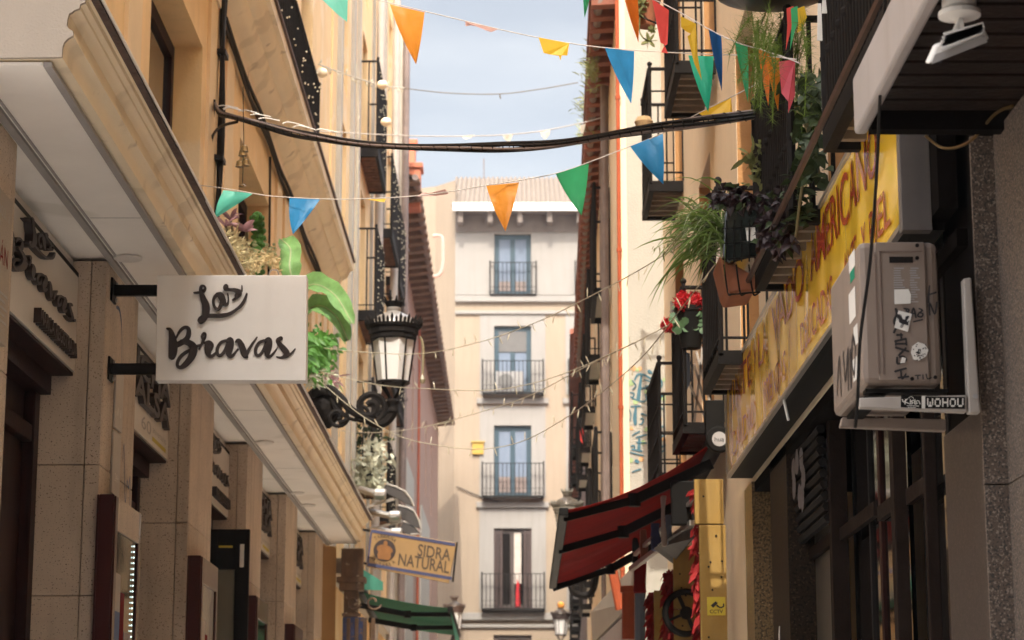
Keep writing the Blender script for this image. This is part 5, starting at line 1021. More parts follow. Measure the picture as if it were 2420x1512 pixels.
f = MB(); q = D(760, 965, LY+.45); f.lathe(q, [(.20, 0), (.23, .04), (.20, .08), (.12, .11), (.14, .13), (.06, .15)], 8, axis=(0, -1, 0), a0=.39); 
for k in range(9): f.ball(D(742+k*5, 930-6*math.sin(k/8*math.pi), LY+.3), .045, 6)
f.build('wall_plate', m_iron, LA)
f = MB(); f.tube(cv([D(992, 795, LY), D(1000, 820, LY), D(998, 890, LY)], 4), .012, 5); f.lathe(D(998, 892, LY), [(.012, .03), (.03, -.02), (.02, -.06)], 6); f.build('dangling_wire', m_wire, LA)
c = D(1075, 1462, 45); s = D(1075, 1437, 45).z - c.z
L2 = lantern('street_lantern', 'small ornate lantern with pale glass beyond the green awning', D(1073, 1487, 45), D(1073, 1447, 45).z - D(1073, 1487, 45).z, (-2.4, 45, E), None, iron=M('rust_iron', (.08, .045, .032), .6, .2, 6), post=True, group='distant street lanterns')
f = MB(); q = D(1073, 1500, 45); f.tube(cv([q, q + Vector((-.2, 0, -.5)), q + Vector((-.8, 0, -.7)), Vector((-2.35, 45, q.z-.4))], 5), .05, 7); f.build('arm', m_iron, L2, smooth=True)
q = D(1340, 1270, 33); L3 = lantern('street_lantern', 'grey metal lantern half hidden behind the red awning tip', q, D(1340, 1212, 33).z - q.z, (1.15, 33, E), None, iron=M('grey_iron', (.16, .145, .12), .6, .2, 6), post=True, group='distant street lanterns')
f = MB(); f.tube(cv([q + Vector((0, 0, -.5)), q + Vector((.1, 0, -.8)), q + Vector((.35, 0, -.8)), Vector((1.25, 33, q.z-.4))], 5), .05, 7); f.build('arm', m_iron, L3, smooth=True)
q = D(1325, 1500, 55); L4 = lantern('street_lantern', 'dark lantern with an orange bulb on top, lowest on the far right', q, D(1325, 1463, 55).z - q.z, (1.5, 55, E), None, post=True, group='distant street lanterns', iron=M('brown_iron', (.045, .03, .026), .6, .2, 6))
f = MB(); f.tube(cv([q + Vector((0, 0, -.5)), q + Vector((.1, 0, -1.2)), Vector((1.85, 55, q.z-1.0))], 5), .06, 7); f.build('arm', m_iron, L4, smooth=True)
f = MB(); f.ball(D(1325, 1430, 55), .09, 8); f.build('orange_cap', M('orange_cap', (.75, .30, .05), .4), L4)
# ------------------------------------------------------------------ cable bundle and strings across the street
cb = thing('cable_bundle', 'thick bundle of black cables sagging right across the street', 'cable', D(1100, 349, 15))
cp = [(508, 250, 17.6), (520, 268, 17.2), (545, 275, 16.9), (600, 290, 16.4), (680, 312, 15.9), (760, 326, 15.4), (860, 340, 14.8), (980, 348, 14.2), (1100, 349, 13.6), (1200, 347, 13.2), (1300, 341, 12.8), (1400, 327, 12.5), (1500, 310, 12.2), (1600, 295, 12.0), (1700, 281, 11.8), (1830, 263, 11.7)]
base = cv([D(*q) for q in cp], 4)
for k in range(6):
    f = MB(); ph = k*1.05; am = .019; f.tube([p + Vector((0, math.cos(ph+i*.05)*am, math.sin(ph+i*.05)*am + .006*math.sin(i*.4+k))) for i, p in enumerate(base)], .0105 if k < 4 else .008, 6); f.build('strand', m_cable if k not in (2, 5) else m_gut, cb, smooth=True)
f = MB()
for i in range(2, len(base)-1):
    p = base[i]; t = (base[i+1]-p).normalized(); u = Vector((0, 1, 0)); w = t.cross(u)
    f.tube([p.lerp(base[i+1], j/8) + (u*math.cos(j*.8) + w*math.sin(j*.8))*.034 for j in range(9)], .0035, 4)
f.build('binding_wire', m_iron, cb)
f = MB()
for i in range(3, 20, 2): p = base[i] + Vector((rnd.uniform(-.03, .03), -.02, .04)); f.tube(cv([p, p + Vector((.05, 0, .02*rnd.random())), p + Vector((.16, 0, -.015))], 3), .0045, 5)
f.build('white_leads', m_stk, cb)
f = MB(); f.tube(cv([D(505, 235, 17.6), D(500, 300, 17.7), D(497, 345, 17.75)], 4), .016, 6); f.tube(cv([D(560, 288, 16.8), D(520, 300, 17.2), D(500, 330, 17.6), D(497, 400, 17.7)], 4), .012, 6); f.build('drop_lead', m_cable, cb)
def garland(name, label, pts, flags, rad=.0032, cmat=None):
    """pts (x, y, distance) along the cord; flags (colour, outline points with distance, label)"""
    t = thing(name, label, 'bunting', D(*pts[len(pts)//2]), 'bunting strings across the street'); f = MB(); f.tube(cv([D(*p) for p in pts], 8), rad, 5); f.build('cord', cmat or m_cord, t)
    for col, Y, outl, lab in flags:
        f = MB()
        if len(outl) == 3:                   # triangular pennant: left, right, tip
            a, b, c = outl; n = 9; m = 6; ph = rnd.random()*6; rows = []
            for j in range(n+1):
                q = j/n; l = (a[0]+(c[0]-a[0])*q - 5*math.sin(q*3.1)*(b[0]-a[0])/80, a[1]+(c[1]-a[1])*q); r = (b[0]+(c[0]-b[0])*q + 2*math.sin(q*3.1), b[1]+(c[1]-b[1])*q)
                rows.append([(l[0]+(r[0]-l[0])*i/m, l[1]+(r[1]-l[1])*i/m, Y + .026*math.sin(i/m*3.4+ph)*(1-q*.5) + .035*math.sin(q*2.6+ph) + .006*math.sin(i*2.3+j*1.1+ph)) for i in range(m+1)])
            f.v = [D(*p) for rw in rows for p in rw]
            for j in range(n):
                for i in range(m): k = j*(m+1)+i; f.f.append((k, k+1, k+m+2, k+m+1))
        else: f.add([D(x, y, Y + .012*math.sin(i*1.3)) for i, (x, y) in enumerate(outl)], [tuple(range(len(outl)))])
        f.build('pennant', FLAG[col], t, smooth='all' if len(outl) == 3 else False, label=lab)
    return t
garland('bunting', 'top bunting string with a large orange pennant against the sky', [(700, -70, 13), (800, -28, 13), (895, 0, 13), (1000, 26, 13), (1100, 50, 13), (1200, 74, 13), (1320, 98, 13), (1430, 113, 13), (1580, 124, 12.5), (1700, 129, 11.4), (1800, 132, 10.5), (1880, 140, 9.9)], [
    ('turquoise', 12.98, [(756, -6), (790, -34), (822, -12), (820, 52), (795, 32)], 'pale turquoise pennant cut by the top edge'),
    ('orange', 12.98, [(921, 10), (1003, 29), (983, 152)], 'large orange pennant'),
    ('faded', 12.98, [(1099, 51), (1177, 69), (1160, 76), (1146, 71), (1140, 66), (1124, 62), (1112, 60), (1100, 62)], 'torn pale red pennant remnant'),
    ('yellow', 12.98, [(1272, 88), (1345, 102), (1340, 131), (1327, 131), (1324, 143), (1320, 132), (1300, 129), (1284, 125)], 'torn yellow pennant'),
    ('blue', 12.98, [(1429, 113), (1498, 121), (1491, 245)], 'large blue pennant'),
    ('emerald', 11.75, [(1626, 131), (1686, 133), (1673, 265)], 'emerald green pennant'),
    ('orange', 10.35, [(1808, 133), (1842, 137), (1838, 262)], 'light orange pennant by the fern')])
garland('bunting', 'right hand bunting string of narrow twisted pennants running down to the fern', [(1340, -60, 12), (1440, -28, 12), (1540, -2, 12), (1600, 26, 11.6), (1680, 72, 11.2), (1740, 100, 10.8), (1800, 118, 10.4), (1860, 138, 10.0), (1890, 150, 9.8)], [
    ('green', 11.98, [(1377, -45), (1398, -38), (1381, 42)], 'green pennant tip at the top edge'),
    ('deep', 11.98, [(1472, -16), (1506, -8), (1508, 100)], 'deep orange pennant cut by the top edge'),
    ('red', 11.75, [(1540, -2), (1580, 24), (1577, 104), (1570, 108), (1578, 126), (1562, 124), (1570, 106), (1560, 100)], 'pale red pennant with a twisted tip'),
    ('yellow', 11.45, [(1608, 38), (1644, 56), (1648, 130), (1658, 190), (1640, 150), (1624, 86), (1632, 80), (1620, 74), (1609, 64)], 'folded yellow pennant with a notch'),
    ('royal', 11.15, [(1674, 70), (1704, 84), (1705, 215)], 'narrow royal blue pennant'),
    ('green', 10.75, [(1736, 100), (1766, 108), (1767, 242)], 'narrow green pennant'),
    ('deep', 10.35, [(1790, 117), (1818, 120), (1815, 250)], 'narrow deep orange pennant'),
    ('pink', 9.95, [(1840, 146), (1878, 140), (1878, 225), (1862, 268), (1862, 240), (1846, 220)], 'folded pink pennant with a red tip')])
garland('bunting', 'lowest bunting string with turquoise, blue, orange and green pennants above the white sign', [(455, 436, 16), (500, 441, 15.2), (560, 450, 14.4), (640, 463, 13.6), (760, 470, 13.3), (850, 470, 13.2), (1000, 461, 13.1), (1150, 438, 13), (1250, 422, 13), (1320, 408, 13), (1390, 384, 12.9), (1490, 345, 12.8), (1565, 315, 12.6), (1650, 268, 12.4), (1730, 228, 11.8), (1800, 192, 11), (1850, 165, 10.4)], [
    ('turquoise', 14.5, [(528, 449), (598, 457), (507, 516)], 'turquoise pennant blown sideways'),
    ('blue', 13.45, [(684, 466), (757, 470), (692, 554)], 'blue pennant blown sideways'),
    ('yellow', 13.2, [(866, 471), (912, 469), (908, 478), (888, 474)], 'thin yellow pennant remnant'),
    ('faded', 13.1, [(986, 464), (1000, 454), (1014, 457), (1030, 452), (1052, 447), (1060, 458), (1030, 463)], 'torn dusty pink pennant remnant'),
    ('orange', 13, [(1149, 439), (1226, 431), (1194, 546)], 'orange pennant in front of the tiled roof'),
    ('green', 12.9, [(1313, 411), (1391, 386), (1374, 509)], 'green pennant beside the red eaves'),
    ('blue', 12.7, [(1489, 346), (1566, 314), (1567, 435)], 'sky blue pennant on the right'),
    ('yellow', 12.3, [(1651, 268), (1727, 231), (1731, 275), (1724, 264), (1705, 272), (1690, 284), (1668, 278)], 'torn yellow pennant over the cables')])
garland('bunting', 'faded old bunting string with a few pale tatters, far up against the sky', [(755, 310, 22), (900, 318, 23), (1040, 322, 24), (1200, 318, 25), (1320, 302, 26), (1460, 265, 27), (1600, 200, 28)], [
    ('white', 24.5, [(1088, 321), (1122, 318), (1115, 324), (1100, 330)], None), ('white', 25, [(1187, 318), (1212, 318), (1204, 336), (1192, 330)], None), ('white', 25.6, [(1276, 312), (1300, 306), (1298, 318), (1288, 330), (1280, 322)], None), ('white', 26.2, [(1370, 296), (1384, 292), (1378, 316), (1372, 314)], None)], .006)
def lights(label, pts, dark=False, rad=.0038, gap=.24, name='fairy_lights'):
    f = MB(); q = cv([D(*p) for p in pts], 10); f.tube(q, rad, 5); acc = 0
    for a, b in zip(q, q[1:]):
        acc += (b-a).length
        if acc > gap:
            acc = 0; d = Vector((rnd.uniform(-.6, .6), rnd.uniform(-.3, .3), -1 if rnd.random() < .7 else 1)).normalized(); f.tube([a, a + d*.05, a + d*.075], [rad*.8, rad*1.5, rad*.5], 5)
    return tag(f.build(name, M(name+'_wire', (.12, .09, .045) if dark else (.42, .37, .27), .4, .15, 9)), label, 'string lights', 'string lights across the street')
lights('string of lights passing across the lantern glass and rising to the spider plant', [(765, 822, 22), (860, 832, 21.5), (1000, 835, 21), (1140, 806, 20), (1270, 760, 18), (1400, 697, 16), (1520, 632, 14), (1640, 555, 12.3)])
lights('string of lights crossing the lantern foot towards the red geranium', [(735, 870, 22), (800, 889, 21.8), (900, 910, 21.4), (1000, 918, 21), (1150, 922, 20.4), (1260, 905, 19.8), (1370, 868, 19), (1480, 818, 18), (1580, 768, 17.2)])
lights('lowest pale string of lights, drooping to the right of the lantern arm', [(735, 880, 22), (790, 930, 21.8), (860, 985, 21.4), (950, 1033, 21), (1060, 1056, 20.5), (1150, 1060, 20.2), (1240, 1040, 19.8), (1340, 985, 18.5), (1430, 920, 17), (1520, 840, 15.5), (1600, 740, 14), (1700, 610, 12.6)])
lights('short straight pale string of lights under the lantern arm', [(790, 1016, 24), (880, 1022, 25), (960, 1015, 26), (1075, 995, 27)])
lights('string of lights running up to the balcony with geraniums', [(1000, 1010, 26), (1130, 975, 24), (1250, 935, 22), (1380, 868, 20), (1520, 800, 17.5)], rad=.004)
lights('long vertical string of lights hanging beside the left balconies', [(842, 150, 31), (846, 300, 31), (842, 480, 31), (838, 640, 31)], rad=.007)
lights('white cord with glass beads strung between the left balconies', [(752, 152, 27), (800, 170, 28), (860, 190, 29), (905, 203, 30), (955, 208, 31)], rad=.009, gap=.12)
lights('thin dark cord sagging across the open sky', [(950, 208, 31), (1060, 220, 31), (1180, 222, 31), (1280, 210, 31), (1366, 195, 31)], True, .007, 1.4)
# ------------------------------------------------------------------ plants
def plant(name, label, base, cat='plant', group=None): return thing(name, label, cat, base, group)
# along the top of the white canopy
pz = E + 3.40
def onc(x, y, Xp=-2.0):                       # point in the plane above the canopy edge
    q = D(x, y, 10); k = Xp/q.x; return Vector((Xp, 10*k, E + (q.z-E)*k))
t = plant('succulent', 'pink leaved succulent rosettes on stalks at the canopy edge, upper left of the plants', onc(545, 560))
f = MB()
for x, y in ((545, 520), (583, 548), (533, 535), (570, 545)):
    f = MB(); c = onc(x, y)
    for k in range(7): a = k*.9+rnd.random(); leafblade(f, c, c + Vector((math.cos(a)*.095, math.sin(a)*.08, .02+.06*rnd.random())), .016, .01, 4)
    f.build('rosette', LEAF['pink'], t)
f = MB()
for x, y, xb, yb in ((545, 520, 548, 600), (583, 548, 575, 610), (533, 535, 540, 590)): f.tube(cv([onc(x, y), onc((x+xb)/2+4, (y+yb)/2), onc(xb, yb)], 4), .010, 5)
f.build('stalk', LEAF['dry'], t)
t = plant('trailing_sedum', 'bleached straw coloured sedum spilling over the canopy edge', onc(560, 640)); f = MB()
for k in range(520):
    u = rnd.random(); x = 532+u*75+rnd.gauss(0, 8); y = 560+u*78+rnd.gauss(0, 14); c = onc(x, y, -2.0+rnd.uniform(-.12, .06)); leafblade(f, c, c + rv(.035) + Vector((.02, 0, .012)), .009, 0, 2)
f.build('foliage', LEAF['straw'], t)
t = plant('cactus', 'green jointed cactus standing up behind the white sign top', onc(605, 640)); f = MB()
for k in range(9):
    c = onc(608-3*math.sin(k*.8), 645-k*16, -2.05); f.lathe(c, [(.012, -.05), (.042, -.03), (.05, .01), (.038, .045), (.012, .06)], 7)
    for j in range(5): a = j*1.26+k; f.ball(c + Vector((math.cos(a)*.045, math.sin(a)*.045, .01)), .022, 5)
f.build('stem', LEAF['green'], t)
t = plant('flowering_sedum', 'clusters of yellowish sedum flowers directly above the white sign', onc(620, 645)); f = MB()
for k in range(760):
    x = 598+rnd.random()*62+rnd.gauss(0, 3); y = 640-abs(rnd.gauss(0, 16))-18*math.sin((x-598)/62*3.1); c = onc(x, y, -1.97+rnd.uniform(-.2, .05)); f.add([c+rv(.011) for _ in range(4)], [(0, 1, 2, 3)])
f.build('flowers', LEAF['cream'], t)
f = MB()
for k in range(240):
    x = 618+rnd.gauss(0, 16); y = 605+rnd.gauss(0, 14); c = onc(x, y, -2.05); f.ball(c, .014, 4)
f.build('buds', LEAF['pale'], t)
def banana(name, label, spines, w, org):
    t = plant(name, label, org); 
    for sp in spines:
        f = MB(); q = cv([D(*p) for p in sp], 5); n = len(q); b = 0; ph = rnd.random()*5
        for i, p in enumerate(q):
            s = i/(n-1); ww = w*max(.05, math.sin(math.pi*(.10+.86*s))**.7); d = (q[min(i+1, n-1)]-q[max(i-1, 0)]).normalized(); sd = d.cross(Vector((.15, -1, .25))).normalized(); up = sd.cross(d)
            ww *= rnd.uniform(.82, 1.08)
            for j in range(-3, 4): f.v.append(p + sd*(ww*j/3) + up*(abs(j)/3*ww*.45 + .022*math.sin(i*1.6+j+ph)*abs(j)/3))
        for i in range(n-1):
            for j in range(6): k = i*7+j; f.f.append((k, k+1, k+8, k+7))
        lf = f.build('leaf', LEAF['banana'], t, smooth='all')
        f = MB(); f.tube(q, .008, 5); f.build('midrib', LEAF['pale'], lf, org=WLD[t.name])
    return t
banana('banana_plant', 'bright green banana leaves, one upright, two arching out beside the white sign', [[(692, 668, 19.0), (684, 628, 19), (686, 588, 19.1), (664, 566, 19.2)], [(690, 700, 19.8), (740, 672, 19.7), (792, 698, 19.5), (832, 765, 19.3)], [(705, 745, 19.9), (752, 722, 19.7), (795, 748, 19.6), (822, 805, 19.5)]], .105, Vector((-2.1, 19.4, pz)))
t = plant('leafy_shrub', 'green leafy shrub hanging over the canopy edge beside the white sign', onc(745, 870)); f = MB()
for k in range(300):
    x = 722+abs(rnd.gauss(0, 30)); y = 835+rnd.gauss(0, 30)
    if x > 805: continue
    c = onc(x, y, -1.98+rnd.uniform(-.25, .1)); leafblade(f, c, c + Vector((rnd.uniform(-.03, .13), rnd.uniform(-.08, .04), rnd.uniform(-.14, .02))), .035, .01, 3)
f.build('foliage', LEAF['green'], t)
t = plant('spiderwort', 'purple and silver leaved plant under the green shrub beside the lantern bracket', onc(755, 920)); f = MB()
for k in range(70): c = onc(728+rnd.random()*50, 880+rnd.random()*45, -2.0); leafblade(f, c, c + Vector((rnd.uniform(-.05, .16), -.04, rnd.uniform(-.12, .06))), .018, .01, 3)
f.build('silver_leaves', LEAF['silver'], t)
f = MB()
for k in range(60): c = onc(770+rnd.random()*32, 885+rnd.random()*30, -1.95); leafblade(f, c, c + rv(.06), .014, 0, 3)
f.build('purple_leaves', LEAF['pink'], t)
# silvery shrub on the tavern's low balcony
t = plant('balcony_shrub', 'silvery glittering shrub on the low left balcony above the dark hoods', D(850, 1160, 34)); f = MB()
for k in range(900):
    x = rnd.choice((825, 845, 885))+rnd.gauss(0, 14); y = 1040+rnd.random()*120 if x > 860 else 1085+rnd.random()*75
    c = D(x, y, 34+rnd.uniform(-.6, .5)); leafblade(f, c, c + rv(.06), .03, 0, 2)
f.build('foliage', LEAF['silver'], t)
f = MB()
for k in range(300): c = D(rnd.choice((835, 860, 880))+rnd.gauss(0, 16), 1000+rnd.random()*160, 34.5); leafblade(f, c, c + rv(.07), .03, 0, 2)
f.build('dark_foliage', LEAF['dark'], t)
# right hand balcony: spider plant, trough, box, purple wandering plant, ferns
Y0 = 11.9
t = plant('spider_plant', 'spider plant with long arching striped leaves spilling left from the balcony corner', D(1700, 620, Y0)); f = MB(); c0 = D(1700, 545, Y0)
for k in range(150):
    a = rnd.gauss(math.pi*.92, .75); Lh = rnd.uniform(.14, .40); b = c0 + Vector((rnd.gauss(0, .05), rnd.gauss(0, .07), rnd.gauss(-.04, .06)))
    tip = b + Vector((math.cos(a)*Lh, rnd.uniform(-.28, .15), math.sin(a)*Lh*.6 - rnd.uniform(.0, .30)*Lh/.4)); leafblade(f, b, tip, .0065, rnd.uniform(.04, .13), 7, fold=.5)
f.build('leaves', LEAF['strap'], t)
f = MB()
for k in range(45):
    a = rnd.gauss(math.pi*.98, .6); Lh = rnd.uniform(.14, .36); b = c0 + rv(.05); tip = b + Vector((math.cos(a)*Lh, rnd.uniform(-.3, .1), -rnd.uniform(0, .2))); leafblade(f, b, tip, .0035, rnd.uniform(.05, .13), 6, fold=.3)
f.build('pale_stripes', LEAF['pale'], t)
f = MB(); ends = ((1590, 580), (1565, 605), (1615, 555), (1600, 530), (1630, 500))
for x, y in ends:
    e = D(x, y, Y0-.1); f.tube(cv([c0, c0.lerp(e, .5) + Vector((0, 0, .10)), e], 5), .003, 4)
    for k in range(26): q = c0.lerp(e, rnd.uniform(.75, 1.08)) + rv(.018) + Vector((0, 0, .03)); leafblade(f, q, q + rv(.016), .005, 0, 2)
f.build('flower_stems', LEAF['herb'], t)
tr = thing('planter_box', 'black plastic planter box in a wire holder at the corner of the plant balcony', 'planter', D(1740, 620, 11.75)); f = MB()
f.prism([D(1722, 470, 11.75), D(1800, 478, 11.75), D(1800, 600, 11.75), D(1722, 622, 11.75), D(1707, 605, 11.75), D(1712, 510, 11.75)], (0, .45, 0)); f.build('box', M('planter_black', (.016, .02, .017), .16, .2, 5, spec=.7, coat=.5), tr, bevel=.01)
f = MB(); f.bar(D(1712, 497, 11.72), D(1735, 468, 11.72), .02); f.bar(D(1735, 468, 11.72), D(1800, 476, 11.72), .02); f.build('rim', m_black, tr)
f = MB()
for k in range(5): a = D(1716+k*18, 520, 11.73); f.tube([a, D(1716+k*18, 618, 11.73)], .004, 4)
for y in (540, 575, 612): f.tube([D(1706, y, 11.73), D(1800, y-6, 11.73)], .004, 4)
f.build('wire_holder', m_iron, tr)
f = MB(); q = [D(x, y, 11.74) for x, y in ((1761, 538), (1783, 534), (1788, 568), (1765, 572))]; f.prism(q, (0, -.002, 0)); f.build('white_label', m_stk, tr)
tr = thing('terracotta_trough', 'terracotta trough hooked below the black planter box by black wire', 'planter', D(1745, 692, 11.8)); f = MB()
f.prism([D(1698, 604, 11.8), D(1790, 655, 11.8), D(1784, 684, 11.8), D(1724, 692, 11.8), D(1716, 676, 11.8)], (0, .40, 0)); f.build('trough', m_terra, tr, bevel=.012)
f = MB()
for x in (1716, 1745, 1775): f.tube(cv([D(x-6, 625, 11.77), D(x, 672, 11.77), D(x+6, 697, 11.77), D(x+20, 690, 11.9)], 4), .005, 5)
f.tube([D(1722, 696, 11.77), D(1795, 690, 11.77)], .005, 5); f.build('wire_holder', m_iron, tr)
t = plant('wandering_plant', 'dark purple leaved wandering plant massed along the balcony rail', D(1800, 610, 11.2)); f = MB(); g2 = MB()
for k in range(520):
    x = 1690+rnd.random()*190; top = 455+14*math.sin(x*.05); bot = 492 if x < 1795 else 600+15*math.sin(x*.1); y = top+(bot-top)*rnd.random()**.8
    c = D(x, y, 11.55-(x-1690)/190*1.1+rnd.uniform(-.18, .08)); leafblade(f if rnd.random() < .82 else g2, c, c + Vector((rnd.uniform(-.06, .05), rnd.uniform(-.06, .02), rnd.uniform(-.06, .03))), .019, .012, 3)
f.build('purple_leaves', LEAF['purple'], t); g2.build('green_leaves', LEAF['dark'], t)
t = plant('asparagus_fern', 'feathery asparagus fern hanging over the right hand pennants', D(1830, 30, 10.4)); f = MB()
for k in range(40):
    x0_ = rnd.uniform(1762, 1915); y0_ = rnd.uniform(0, 120); Lh = rnd.uniform(70, 190); dx = rnd.uniform(-48, 22); Y = rnd.uniform(9.4, 9.8) if rnd.random() < .25 else rnd.uniform(10.5, 10.95); st = cv([D(x0_, y0_, Y), D(x0_+dx*.4, y0_+Lh*.35, Y-.05), D(x0_+dx, y0_+Lh, Y-.08)], 8); f.tube(st, .0022, 4)
    for p in st:
        for j in range(8): leafblade(f, p, p + rv(.034), .003, 0, 1)
f.build('fronds', LEAF['fern'], t)
t = plant('asparagus_fern', 'thin trailing strands of fern hanging lower on the balcony bars', D(1905, 450, 10.6)); f = MB()
for k in range(26):
    x0_ = rnd.uniform(1880, 1925); Y = rnd.uniform(10.2, 10.8); y0_ = rnd.uniform(130, 300); Lh = rnd.uniform(100, 200); st = cv([D(x0_, y0_, Y), D(x0_+rnd.uniform(-12, 12), y0_+Lh*.5, Y), D(x0_+rnd.uniform(-20, 16), y0_+Lh, Y)], 8); f.tube(st, .002, 4)
    for p in st:
        for j in range(6): leafblade(f, p, p + rv(.022), .002, 0, 1)
f.build('fronds', LEAF['fern'], t)
t = plant('ivy', 'heart leaved climber growing up the gap between the two balconies', D(1920, 560, 10.1)); f = MB()
for k in range(170):
    x = 1915+rnd.gauss(0, 18); y = 170+rnd.random()*260; c = D(x, y, 10.2+rnd.uniform(-.3, .2)); leafblade(f, c, c + Vector((rnd.uniform(-.06, .06), rnd.uniform(-.05, 0), rnd.uniform(-.08, -.01))), .032, .01, 3)
for k in range(60):
    x = 1893+rnd.gauss(0, 14); y = 400+rnd.random()*140; c = D(x, y, 10.3); leafblade(f, c, c + Vector((rnd.uniform(-.10, .10), -.02, rnd.uniform(-.03, .05))), .016, .01, 3)
f.build('leaves', LEAF['dark'], t)
f = MB(); f.tube(cv([D(1935, 420, 10.2), D(1915, 320, 10.2), D(1880, 250, 10.2)], 5), .012, 5); f.tube(cv([D(1880, 560, 10.2), D(1892, 460, 10.2), D(1915, 330, 10.2)], 5), .007, 5); f.build('stems', LEAF['dry'], t)
t = plant('ivy', 'small variegated ivy on the bars below the pennants', D(1800, 400, 11.6)); f = MB()
for k in range(70): x = 1795+rnd.gauss(0, 20); y = 385+rnd.gauss(0, 22); c = D(x, y, 11.5); leafblade(f, c, c + rv(.035), .018, 0, 3)
f.build('leaves', LEAF['herb'], t)
hb = MB(); c = D(1826, -22, 10.4); hb.lathe(c + Vector((0, 0, -.07)), [(.02, 0), (.16, .015), (.28, .06), (.34, .13), (.36, .22), (.33, .24)], 24); tag(hb.build('hanging_bowl', M('bowl_black', (.02, .015, .013), .4, .3, 8), smooth=True), 'round black bowl hanging at the top edge above the fern', 'hanging bowl')
f = MB(); f.prism([D(1872, 400, 10.8), D(1880, 405, 10.8), D(1876, 470, 10.8), D(1868, 545, 10.8), D(1858, 545, 10.8), D(1864, 470, 10.8)], (0, .03, 0)); tag(f.build('umbrella', m_curt), 'folded umbrella with pale blue and red halves hooked on the balcony bars', 'umbrella')
u = bpy.data.objects['umbrella'] if 'umbrella' in bpy.data.objects else None
f = MB(); f.prism([D(1868, 480, 10.79), D(1876, 478, 10.79), D(1870, 548, 10.79), D(1856, 548, 10.79)], (0, -.02, 0)); tag(f.build('red_cloth', m_rosew), 'dull red cloth tied below the pale blue umbrella', 'cloth')
f = MB()
for x, y0_, y1_, Y in ((1937, 8, 95, 9.0), (1948, 0, 30, 8.9)): f.prism([D(x-5, y0_, Y), D(x+3, y0_, Y), D(x+6, y1_, Y), D(x-6, y1_, Y)], (0, .01, 0))
tag(f.build('white_tags', m_stk), 'two white paper strips tied to the dark balcony bars at the top', 'paper strips')
for x, col, Y, lab in ((1892, 'yellow', 9.6, 'yellow'), (1876, 'green', 9.7, 'green'), (1866, 'red', 9.8, 'red')):
    f = MB(); f.add([D(x-8, 20, Y), D(x+8, 14, Y), D(x+14, 40, Y), D(x+2, 72, Y), D(x-10, 120 if col != 'yellow' else 78, Y), D(x-6, 60, Y)], [tuple(range(6))]); tag(f.build('ribbon_scrap', FLAG[col]), lab + ' ribbon scrap caught on the balcony bars beside the fern', 'ribbon')
# geraniums
for i, (x, y, r, Y, lab) in enumerate(((1632, 718, 30, 17.0, 'red geranium in a dark pot on the balcony rail'), (1580, 771, 13, 17.9, 'small red geranium head outside the balcony corner'))):
    t = plant('geranium', lab, D(x, y+75 if i == 0 else y+20, Y)); f = MB(); k_ = Y/2213*2.4*.42
    for h in range(12 if i == 0 else 4):
        hc = D(x+rnd.uniform(-r, r)*.8, y+rnd.uniform(-.5, .35)*r, Y+rnd.uniform(-.08, .08))
        for k in range(130): d = rv(1).normalized()*.05; f.add([hc + d + rv(.010) for _ in range(4)], [(0, 1, 2, 3)])
    f.build('flowers', m_petal, t)
    if i == 0:
        f = MB()
        for k in range(95): c = D(x+rnd.gauss(0, 16), y+40+rnd.gauss(0, 14), Y+rnd.uniform(-.1, .1)); n = Vector((rnd.uniform(-.5, .5), -1, rnd.uniform(-.2, .8))).normalized(); a_ = n.cross(Vector((0, 0, 1))).normalized(); b_ = n.cross(a_); f.add([c + a_*math.cos(q*.9)*.032 + b_*math.sin(q*.9)*.032 for q in range(7)], [tuple(range(7))])
        f.build('leaves', M('geranium_leaf', (.06, .12, .05), .6, .3, 12, trans=.25), t)
        c = D(1632, 805, Y); f = MB(); f.lathe(c, [(.075, -.06), (.115, .22), (.125, .22), (.125, .26), (.11, .26)], 16); f.build('pot', m_black, t, smooth=True)
f = MB(); q = [D(x, y, 17.6) for x, y in ((1585, 712), (1601, 735), (1596, 790), (1585, 745))]
for a, b in zip(q, q[1:]+q[:1]): f.tube([a, b], .006, 4)
for k in range(1, 5): f.tube([q[0].lerp(q[3], k/5), q[1].lerp(q[2], k/5)], .003, 4)
tag(f.build('wire_rack', m_steel), 'small white wire rack leaning beside the geranium', 'rack')
f = MB(); 
for x0_, y0_, x1_, y1_ in ((1645, 830, 1690, 1000), (1640, 860, 1680, 1010), (1625, 900, 1672, 1000), (1660, 820, 1640, 1000)): f.bar(D(x0_, y0_, 17.5), D(x1_, y1_, 17.5), .018, .01)
tag(f.build('folding_rack', m_pgrey), 'folded metal drying rack leaning inside the geranium balcony', 'rack')
f = MB(); f.prism([D(1615, 830, 17.3), D(1630, 835, 17.3), D(1632, 900, 17.3), D(1622, 925, 17.3), D(1616, 880, 17.3)], (0, .03, 0)); tag(f.build('blue_cloth', m_curt), 'pale blue cloth hanging inside the geranium balcony', 'cloth')
